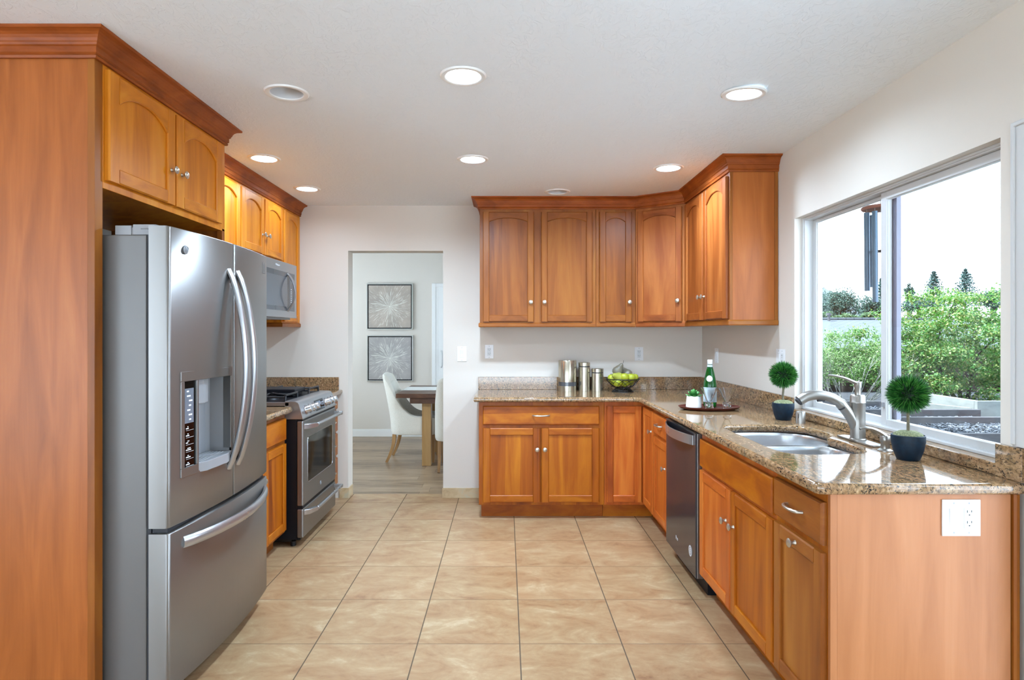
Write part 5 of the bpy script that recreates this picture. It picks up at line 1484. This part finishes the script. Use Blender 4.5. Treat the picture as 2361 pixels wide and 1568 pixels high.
def dining_chair(label, loc, rz):
    t = thing('dining_chair', label, 'chair', (0, 0, 0), 'upholstered dining chairs')
    # upholstered shell: a U-shaped wall round the seat, high at the back and sweeping down along the sides; the chair faces +x
    path = []
    D, Wd, R = 0.50, 0.245, 0.12
    for k in range(9): path.append((0.24 - (D - R) * k / 8, -Wd, 0))
    for k in range(1, 9):
        a = k / 8 * PI / 2; path.append((0.24 - D + R - R * math.sin(a), -Wd + R - R * math.cos(a), 1))
    for k in range(1, 8): path.append((0.24 - D, -Wd + R + (2 * Wd - 2 * R) * k / 8, 2))
    full = path + [(x, -y, s) for x, y, s in reversed([p for p in path if p[2] < 2])]
    n = len(full)
    rings = []
    for k, (x, y, s) in enumerate(full):
        p = Vector((full[min(k + 1, n - 1)][0] - full[max(k - 1, 0)][0], full[min(k + 1, n - 1)][1] - full[max(k - 1, 0)][1], 0)).normalized()
        inw = Vector((-p.y, p.x, 0))
        if inw.dot(Vector((0.05 - x, -y, 0))) < 0: inw = -inw
        f = (0.24 - x) / D
        u = min(1.0, max(0.0, (f - 0.30) / 0.62))
        top = 0.50 + 0.455 * (u ** 3.0) * (0.90 + 0.10 * math.cos(y / Wd * 1.2))
        th = 0.050 + 0.02 * u
        col = []
        H = [(0.0, 0.29), (0.0, 0.36), (0.0, 0.44), (0.0, 0.46 + (top - 0.46) * 0.35), (0.0, 0.46 + (top - 0.46) * 0.7), (0.0, top - 0.02), (0.3, top), (0.7, top), (1.0, top - 0.025), (1.0, 0.46 + (top - 0.46) * 0.6), (1.0, 0.45), (1.0, 0.29)]
        for w, z in H:
            lean = -0.16 * max(0.0, z - 0.45) * u - 0.10 * max(0, z - 0.78) * u
            q = Vector((x, y, 0)) + inw * (th * w)
            col.append((q.x + lean + 0.02 * (0.45 - z) * u, q.y * (1.0 - 0.10 * max(0, z - 0.5) * u), z))
        rings.append(col)
    m = MB(); m.loft(rings); m.build('upholstered_back', 'linen', t, sub=1)
    m = MB()
    for y in (-0.1, 0.0, 0.1):
        for z in (0.62, 0.74, 0.86):
            lean = -0.16 * (z - 0.45) - 0.10 * max(0, z - 0.78)
            m.lathe([(0.0, 0.006), (0.009, 0.004), (0.011, 0.0)], 10, T=lambda a, b, c, y=y, z=z, l=lean: (0.24 - D + 0.071 + l + c, y + a, z + b))
    m.build('tufting_buttons', 'linen', t)
    m = MB(); m.box((-0.21, 0.262), (-0.20, 0.20), (0.29, 0.47)); m.build('seat', 'linen', t, bevel=0.035, seg=4)
    for x, y, back in ((-0.22, -0.19, 1), (-0.22, 0.19, 1), (0.21, -0.20, 0), (0.21, 0.20, 0)):
        m = MB()
        if back: pts = smooth_path([(x + 0.01, y, 0.30), (x, y, 0.20), (x - 0.03, y, 0.10), (x - 0.075, y, 0.0)], 5); r = [0.027 - 0.009 * k / 15 for k in range(16)]
        else: pts = [(x, y, 0.30), (x, y, 0.0)]; r = [0.026, 0.017]
        m.tube(pts, r, 4, up=(0, 1, 0)); m.build('leg', 'oakleg', t)
    t.location = loc; t.rotation_euler = (0, 0, rz)
    return t
ch = dining_chair('oatmeal upholstered chair at the end of the dining table, seen from the side', (-0.985, 6.815, 0), 0.0)
dup(ch, (-0.475, 6.42, 0), 'oatmeal upholstered chair on the near side of the table, cut off by the doorway edge', PI / 2)

# ------------------------------------------------------------------ the garden beyond the window
GZ0 = 0.50
struct('ground', bx(((XO + 0.002, 14.0), (2.1, 9.6), (0.1, GZ0))), 'soil', 'dark soil of the raised garden outside the window', 'ground')
m = MB()
m.add([(-60, 9.6, -1.8), (140, 9.6, -1.8), (200, 170, -1.0), (-100, 170, -1.0), (14, -6, -1.0), (140, -6, -1.8), (14, 9.6, -1.8)], [(0, 1, 2, 3), (4, 5, 1, 6)])
tag(m.build('ground_slope', 'lawn'), 'lower ground beyond the garden fence', 'ground', kind='structure')
def timber(x0, x1, y, z0, z1, label, mat='timber', ry=0.0, d=0.045):
    m = MB(); m.box((x0, x1), (y, y + d), (z0, z1)); return tag(m.build('timber_edging', mat, bevel=0.004), label, 'timber edging', 'garden bed timbers')
def ztop(ypix, Y): return EYE - (ypix - VPY) / F_PX * Y
timber(2.2, 6.5, 4.71, GZ0, ztop(1000, 4.71), 'grey timber edging board nearest the window, low at the right')
timber(2.2, 6.5, 5.63, GZ0, ztop(962, 5.63), 'grey timber edging board behind the first strip of dark mulch')
timber(2.6, 4.74, 6.15, GZ0, ztop(944.5, 6.15), 'grey timber edging board ending at the pale planter box')
timber(3.0, 4.75, 6.95, GZ0, ztop(925, 6.95), 'grey timber edging board farthest back, under the pale shrub')
bxp = thing('planter_box', 'raised planter box of pale weathered boards at the right of the window view', 'planter', (5.3, 6.6, GZ0))
zt = ztop(925, 6.2)
for nm_, bb in (('front_board', ((4.75, 6.6), (6.21, 6.255), (GZ0, zt))), ('side_board', ((4.75, 4.795), (6.256, 7.0), (GZ0, zt)))):
    m = MB(); m.box(*bb); m.build(nm_, 'timber_pale', bxp, bevel=0.004)
m = MB(); m.prism([(4.45, 6.94), (4.735, 6.26), (4.735, 6.33), (4.49, 6.94)], GZ0, 0.627); tag(m.build('timber_edging', 'timber_pale', bevel=0.004), 'pale slanting timber edging board left of the planter box', 'timber edging', 'garden bed timbers')
m = MB(); rr = random.Random(8)
def chips(n, x0, x1, y0, y1, z, s=1.0):
    for k in range(n):
        c = Vector((rr.uniform(x0, x1), rr.uniform(y0, y1), z + rr.uniform(-0.01, 0.03)))
        a, b, t = rr.uniform(.012, .034) * s, rr.uniform(.003, .008) * s, rr.uniform(.002, .006)
        R = Matrix.Rotation(rr.random() * 6.28, 3, 'Z') @ Matrix.Rotation(rr.uniform(-.6, .6), 3, 'X') @ Matrix.Rotation(rr.uniform(-.5, .5), 3, 'Y')
        m.add([c + R @ Vector(q) for q in ((-a, -b, -t), (a, -b, -t), (a, b, -t), (-a, b, -t), (-a * .8, -b * .6, t), (a * .7, -b * .8, t), (a * .9, b * .7, t), (-a * .7, b * .8, t))],
              [(4, 5, 6, 7), (0, 1, 5, 4), (1, 2, 6, 5), (2, 3, 7, 6), (3, 0, 4, 7)])
chips(9500, 2.6, 5.0, 4.76, 5.62, GZ0 + 0.035)
chips(3000, 2.8, 4.6, 5.68, 6.14, GZ0 + 0.03)
chips(3500, 3.0, 4.4, 6.2, 6.94, GZ0 + 0.03)
chips(1500, 2.0, 4.2, 4.0, 4.70, GZ0 + 0.02)
tag(m.build('mulch', 'mulch', fixn=False), 'shredded bark mulch in the garden beds, bluish shade in its colour', 'mulch', kind='stuff')

fe = thing('garden_fence', 'dark brown board fence behind the garden shrubs', 'fence', (6.0, 9.3, GZ0))
fz = ztop(808, 9.3)
m = MB()
for k in range(44): m.box((2.6 + 0.155 * k, 2.6 + 0.155 * k + 0.148), (9.30, 9.322), (GZ0, fz))
m.build('boards', 'fence', fe)
m = MB(); m.box((2.6, 9.5), (9.27, 9.34), (fz, fz + 0.03)); m.build('cap_rail', 'timber', fe)
for x in (3.4, 5.4, 7.4, 9.2):
    m = MB(); m.box((x, x + 0.09), (9.21, 9.30), (GZ0, fz)); m.build('post', 'fence', fe)

def leaf_cloud(m, rr, c, rad, n, size, mi=0, shell=0.55, flat=0.5):
    c = Vector(c)
    for k in range(n):
        d = Vector((rr.gauss(0, 1), rr.gauss(0, 1), rr.gauss(0, 1))).normalized()
        r = shell + (1 - shell) * rr.random()
        p = c + Vector((d.x * rad[0], d.y * rad[1], d.z * rad[2])) * r
        nr = (d * 0.6 + Vector((rr.uniform(-1, 1), rr.uniform(-1, 1), rr.uniform(-.4, 1.2)))).normalized()
        s = nr.orthogonal().normalized(); s.rotate(Matrix.Rotation(rr.random() * 6.28, 3, nr)); u = nr.cross(s)
        L = size * rr.uniform(0.6, 1.25); W = L * flat
        m.add([p - s * L, p - s * L * 0.1 + u * W + nr * L * 0.15, p + s * L, p - s * L * 0.1 - u * W + nr * L * 0.15], [(0, 1, 2, 3)], mi)

def branch(m, rr, p, d, L, r, depth, ends, spread=0.5, mi=0):
    pts = [Vector(p)]; dd = Vector(d).normalized()
    for k in range(4):
        dd = (dd + Vector((rr.uniform(-.16, .16), rr.uniform(-.16, .16), rr.uniform(-.06, .12)))).normalized()
        pts.append(pts[-1] + dd * L / 4)
    m.tube(pts, [r * (1 - 0.13 * k) for k in range(5)], 6, mi=mi)
    if depth == 0:
        ends.append(pts[-1]); return
    for k in range(3):
        q = pts[rr.choice((2, 3, 4))]
        nd = (dd + Vector((rr.uniform(-1, 1), rr.uniform(-1, 1), rr.uniform(-.3, .7))) * spread).normalized()
        branch(m, rr, q, nd, L * rr.uniform(0.55, 0.8), r * 0.55, depth - 1, ends, spread, mi)

mt = thing('maple_tree', 'bright green spreading maple filling the right window pane', 'tree', (5.75, 7.75, GZ0))
rr = random.Random(21)
m = MB(); ends = []
for d in ((-0.45, 0.1, 1.0), (0.2, -0.2, 1.0), (0.75, 0.2, 0.8), (-0.9, -0.1, 0.75), (0.05, 0.4, 1.0)):
    branch(m, rr, (5.75 + d[0] * 0.12, 7.75 + d[1] * 0.1, GZ0), d, 0.62, 0.026, 2, ends, 0.62)
m.build('branches', 'bark', mt)
m = MB()
for e in ends: leaf_cloud(m, rr, e, (0.24, 0.24, 0.16), 130, 0.0175, shell=0.1, flat=0.62)
for k in range(150):
    a = rr.random() * 6.28; q = rr.uniform(0.1, 1.0) ** 0.6
    c = (5.95 + 1.45 * q * math.cos(a), 7.8 + 0.9 * q * math.sin(a), rr.uniform(0.72, 2.00 - 0.45 * q * q))
    leaf_cloud(m, rr, c, (0.23, 0.23, 0.11), 240, 0.0175, shell=0.1, flat=0.62)
for k in range(34):
    leaf_cloud(m, rr, (rr.uniform(5.0, 6.3), rr.uniform(7.1, 7.9), rr.uniform(0.56, 1.12)), (0.2, 0.2, 0.1), 220, 0.0175, shell=0.1, flat=0.62)
m.build('foliage', 'maple', mt, fixn=False)

sh = thing('shrub', 'pale green shrub with bare white twigs in the left window pane', 'shrub', (4.35, 7.9, GZ0))
rr = random.Random(31); m = MB(); ends = []
for k in range(26):
    a = rr.random() * 6.28
    branch(m, rr, (4.4 + 0.22 * math.cos(a), 7.9 + 0.2 * math.sin(a), GZ0), (0.75 * math.cos(a) + (0.5 if k % 3 == 0 else 0), 0.6 * math.sin(a), rr.uniform(.55, 1.1)), 0.42, 0.006, 2, ends, 0.6)
m.build('twigs', 'twig', sh)
m = MB()
for e in ends:
    if e.z > 0.62 and e.x < 4.85: leaf_cloud(m, rr, e, (0.13, 0.13, 0.12), 26, 0.016, shell=0.1, flat=0.5)
for k in range(60):
    c = (rr.uniform(3.9, 4.72), rr.uniform(7.6, 8.2), rr.uniform(0.75, 1.36)); leaf_cloud(m, rr, c, (0.14, 0.14, 0.11), 90, 0.016, shell=0.1)
m.build('foliage', 'shrub', sh, fixn=False)

nh = thing('neighbor_house', 'blue-grey shingled roof of the neighbouring house beyond the fence', 'house', (14, 22, -1.8))
rzr = ztop(737, 24.0)
m = MB(); m.prism([(24.0, rzr), (16.0, rzr - 1.45), (16.0, rzr - 1.60), (24.0, rzr - 0.15), (32.0, rzr - 1.60), (32.0, rzr - 1.45)], 9.0, 20.5, 'x'); m.build('roof', 'shingle', nh)
m = MB(); m.tube([(9.0, 24.0, rzr + 0.03), (20.5, 24.0, rzr + 0.03)], 0.06, 6); m.build('ridge_cap', 'shingle', nh)
m = MB(); m.box((9.4, 20.1), (16.6, 31.4), (-1.8, rzr - 1.50)); m.build('walls', 'stucco', nh)
m = MB(); m.lathe([(0.05, 0.0), (0.05, 0.22), (0.09, 0.22), (0.09, 0.30), (0.0, 0.31)], 12, (px(1911, 740, 23.7).x, 23.7, rzr - 0.06)); m.build('vent_pipe', 'rubber', nh)

def far_tree(name, label, cat, cx, cy, Y, rp, mat, n=420, hp=None, group=None, base=None):
    c = px(cx, cy, Y); k = Y / F_PX; r = (rp * k, rp * k, (hp or rp) * k)
    t = thing(name, label, cat, (c.x, Y, -1.4), group)
    rr = random.Random(int(cx * 7 + cy))
    m = MB(); m.tube([(c.x, Y, -1.6), (c.x, Y, c.z)], 0.04 * Y * 0.1, 6); m.build('trunk', 'bark', t)
    m = MB()
    for q in range(26):
        d = Vector((rr.gauss(0, 1), rr.gauss(0, 1), rr.gauss(0, 1))).normalized() * rr.uniform(0.2, 0.8)
        leaf_cloud(m, rr, (c.x + d.x * r[0], c.y + d.y * r[1], c.z + d.z * r[2]), (r[0] * .42, r[1] * .42, r[2] * .36), n // 8, 2.0 * k, shell=0.2, flat=0.6)
    m.build('foliage', mat, t, fixn=False)
far_tree('oak_tree', 'big round blue-green tree beyond the neighbouring roof', 'tree', 1943, 702, 48, 50, 'oak', 2200, 52)
far_tree('oak_tree', 'blue-green tree cut off by the left edge of the window frame', 'tree', 1884, 708, 50, 40, 'oak', 1500, 48)
far_tree('oak_tree', 'dark green tree right of the big round tree, behind the wind chime', 'tree', 2008, 712, 44, 38, 'oak', 1400, 40)
far_tree('bush', 'bright green bush along the neighbouring ridge at the far left of the window', 'bush', 1898, 728, 36, 26, 'bright_bush', 900, 15)
far_tree('bush', 'bright green bush along the neighbouring ridge below the big round tree', 'bush', 1950, 733, 36, 30, 'bright_bush', 900, 14)
far_tree('bush', 'bright green bush along the neighbouring ridge below the wind chime', 'bush', 2005, 732, 36, 26, 'bright_bush', 900, 14)
far_tree('oak_tree', 'small round distant tree just right of the grey window stile', 'tree', 2097, 676, 60, 14, 'oak', 700, 22)
far_tree('hedge_tree', 'distant green treetops at the right edge of the window', 'tree', 2290, 690, 42, 48, 'oak', 1500, 26)
far_tree('hedge_tree', 'distant blue-green treetops behind the maple', 'tree', 2120, 705, 46, 60, 'oak', 1500, 22)

def conifer(cx, top, bot, Y, wp, label):
    k = Y / F_PX; c = px(cx, top, Y); zb = EYE - (bot - VPY) * k
    t = thing('conifer_tree', label, 'tree', (c.x, Y, -1.7), 'distant conifers')
    m = MB(); m.tube([(c.x, Y, -1.7), (c.x, Y, c.z)], [0.16, 0.02], 6); m.build('trunk', 'bark', t)
    rr = random.Random(int(cx)); m = MB()
    for q in range(15):
        f = q / 14; z = c.z + (zb - c.z) * f; r = wp * k * (0.10 + 1.25 * f) * rr.uniform(.75, 1.1)
        leaf_cloud(m, rr, (c.x, Y, z), (r, r, 3.6 * k), 170, 2.6 * k, shell=0.3, flat=0.45)
    m.build('foliage', 'conifer', t, fixn=False)
conifer(2153, 629, 705, 52, 36, 'tall dark conifer left of centre above the maple')
conifer(2226, 623, 705, 52, 40, 'tall dark conifer above the right part of the maple')
conifer(2031, 645, 740, 50, 24, 'dark conifer half hidden behind the window stile')

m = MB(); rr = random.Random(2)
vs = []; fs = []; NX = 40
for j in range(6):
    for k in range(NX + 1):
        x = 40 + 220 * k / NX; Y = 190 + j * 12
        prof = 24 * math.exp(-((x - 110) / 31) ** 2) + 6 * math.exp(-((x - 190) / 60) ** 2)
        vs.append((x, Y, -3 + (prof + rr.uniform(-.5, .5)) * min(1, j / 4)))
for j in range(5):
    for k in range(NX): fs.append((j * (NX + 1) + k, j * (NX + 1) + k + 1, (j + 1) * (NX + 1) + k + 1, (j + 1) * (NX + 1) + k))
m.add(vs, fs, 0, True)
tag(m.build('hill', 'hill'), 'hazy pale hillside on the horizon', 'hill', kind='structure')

# wind chime hanging from the eave outside the window
wc = px(2030, 480, 3.95)
wch = thing('wind_chime', 'blue-grey tube wind chime with a wooden disc hanging outside the window', 'wind chime', (wc.x, wc.y, wc.z))
m = MB(); m.lathe([(0.0, -0.010), (0.104, -0.010), (0.110, -0.004), (0.110, 0.006), (0.102, 0.012), (0.0, 0.014)], 32, wc); m.build('top_disc', 'chime_wood', wch)
m = MB(); zt = CZ + 0.24
m.tube([(wc.x, wc.y, wc.z + 0.01), (wc.x, wc.y, zt)], 0.003, 5)
for k in range(5):
    a = (PI, 3.81, 4.70, 0.60, 1.69)[k]; m.tube([(wc.x + 0.088 * math.cos(a), wc.y + 0.088 * math.sin(a), wc.z), (wc.x + 0.088 * math.cos(a), wc.y + 0.088 * math.sin(a), wc.z - 0.06)], 0.0012, 4)
m.tube([(wc.x, wc.y, wc.z), (wc.x, wc.y, wc.z - 0.30)], 0.0012, 4)
m.build('cords', 'twig', wch)
m = MB(); m.lathe([(0.0, -0.006), (0.048, -0.004), (0.050, 0.004), (0.0, 0.006)], 24, (wc.x, wc.y, wc.z - 0.276)); m.build('striker', 'bark', wch)
for k, (a, L) in enumerate(((PI, 0.50), (3.81, 0.575), (4.70, 0.44), (0.60, 0.52), (1.69, 0.47))):
    x, y = wc.x + 0.088 * math.cos(a), wc.y + 0.088 * math.sin(a)
    m = MB(); m.tube([(x, y, wc.z - 0.03), (x + 0.004, y, wc.z - 0.03 - L)], 0.0165, 14); m.build('tube', 'chime', wch)
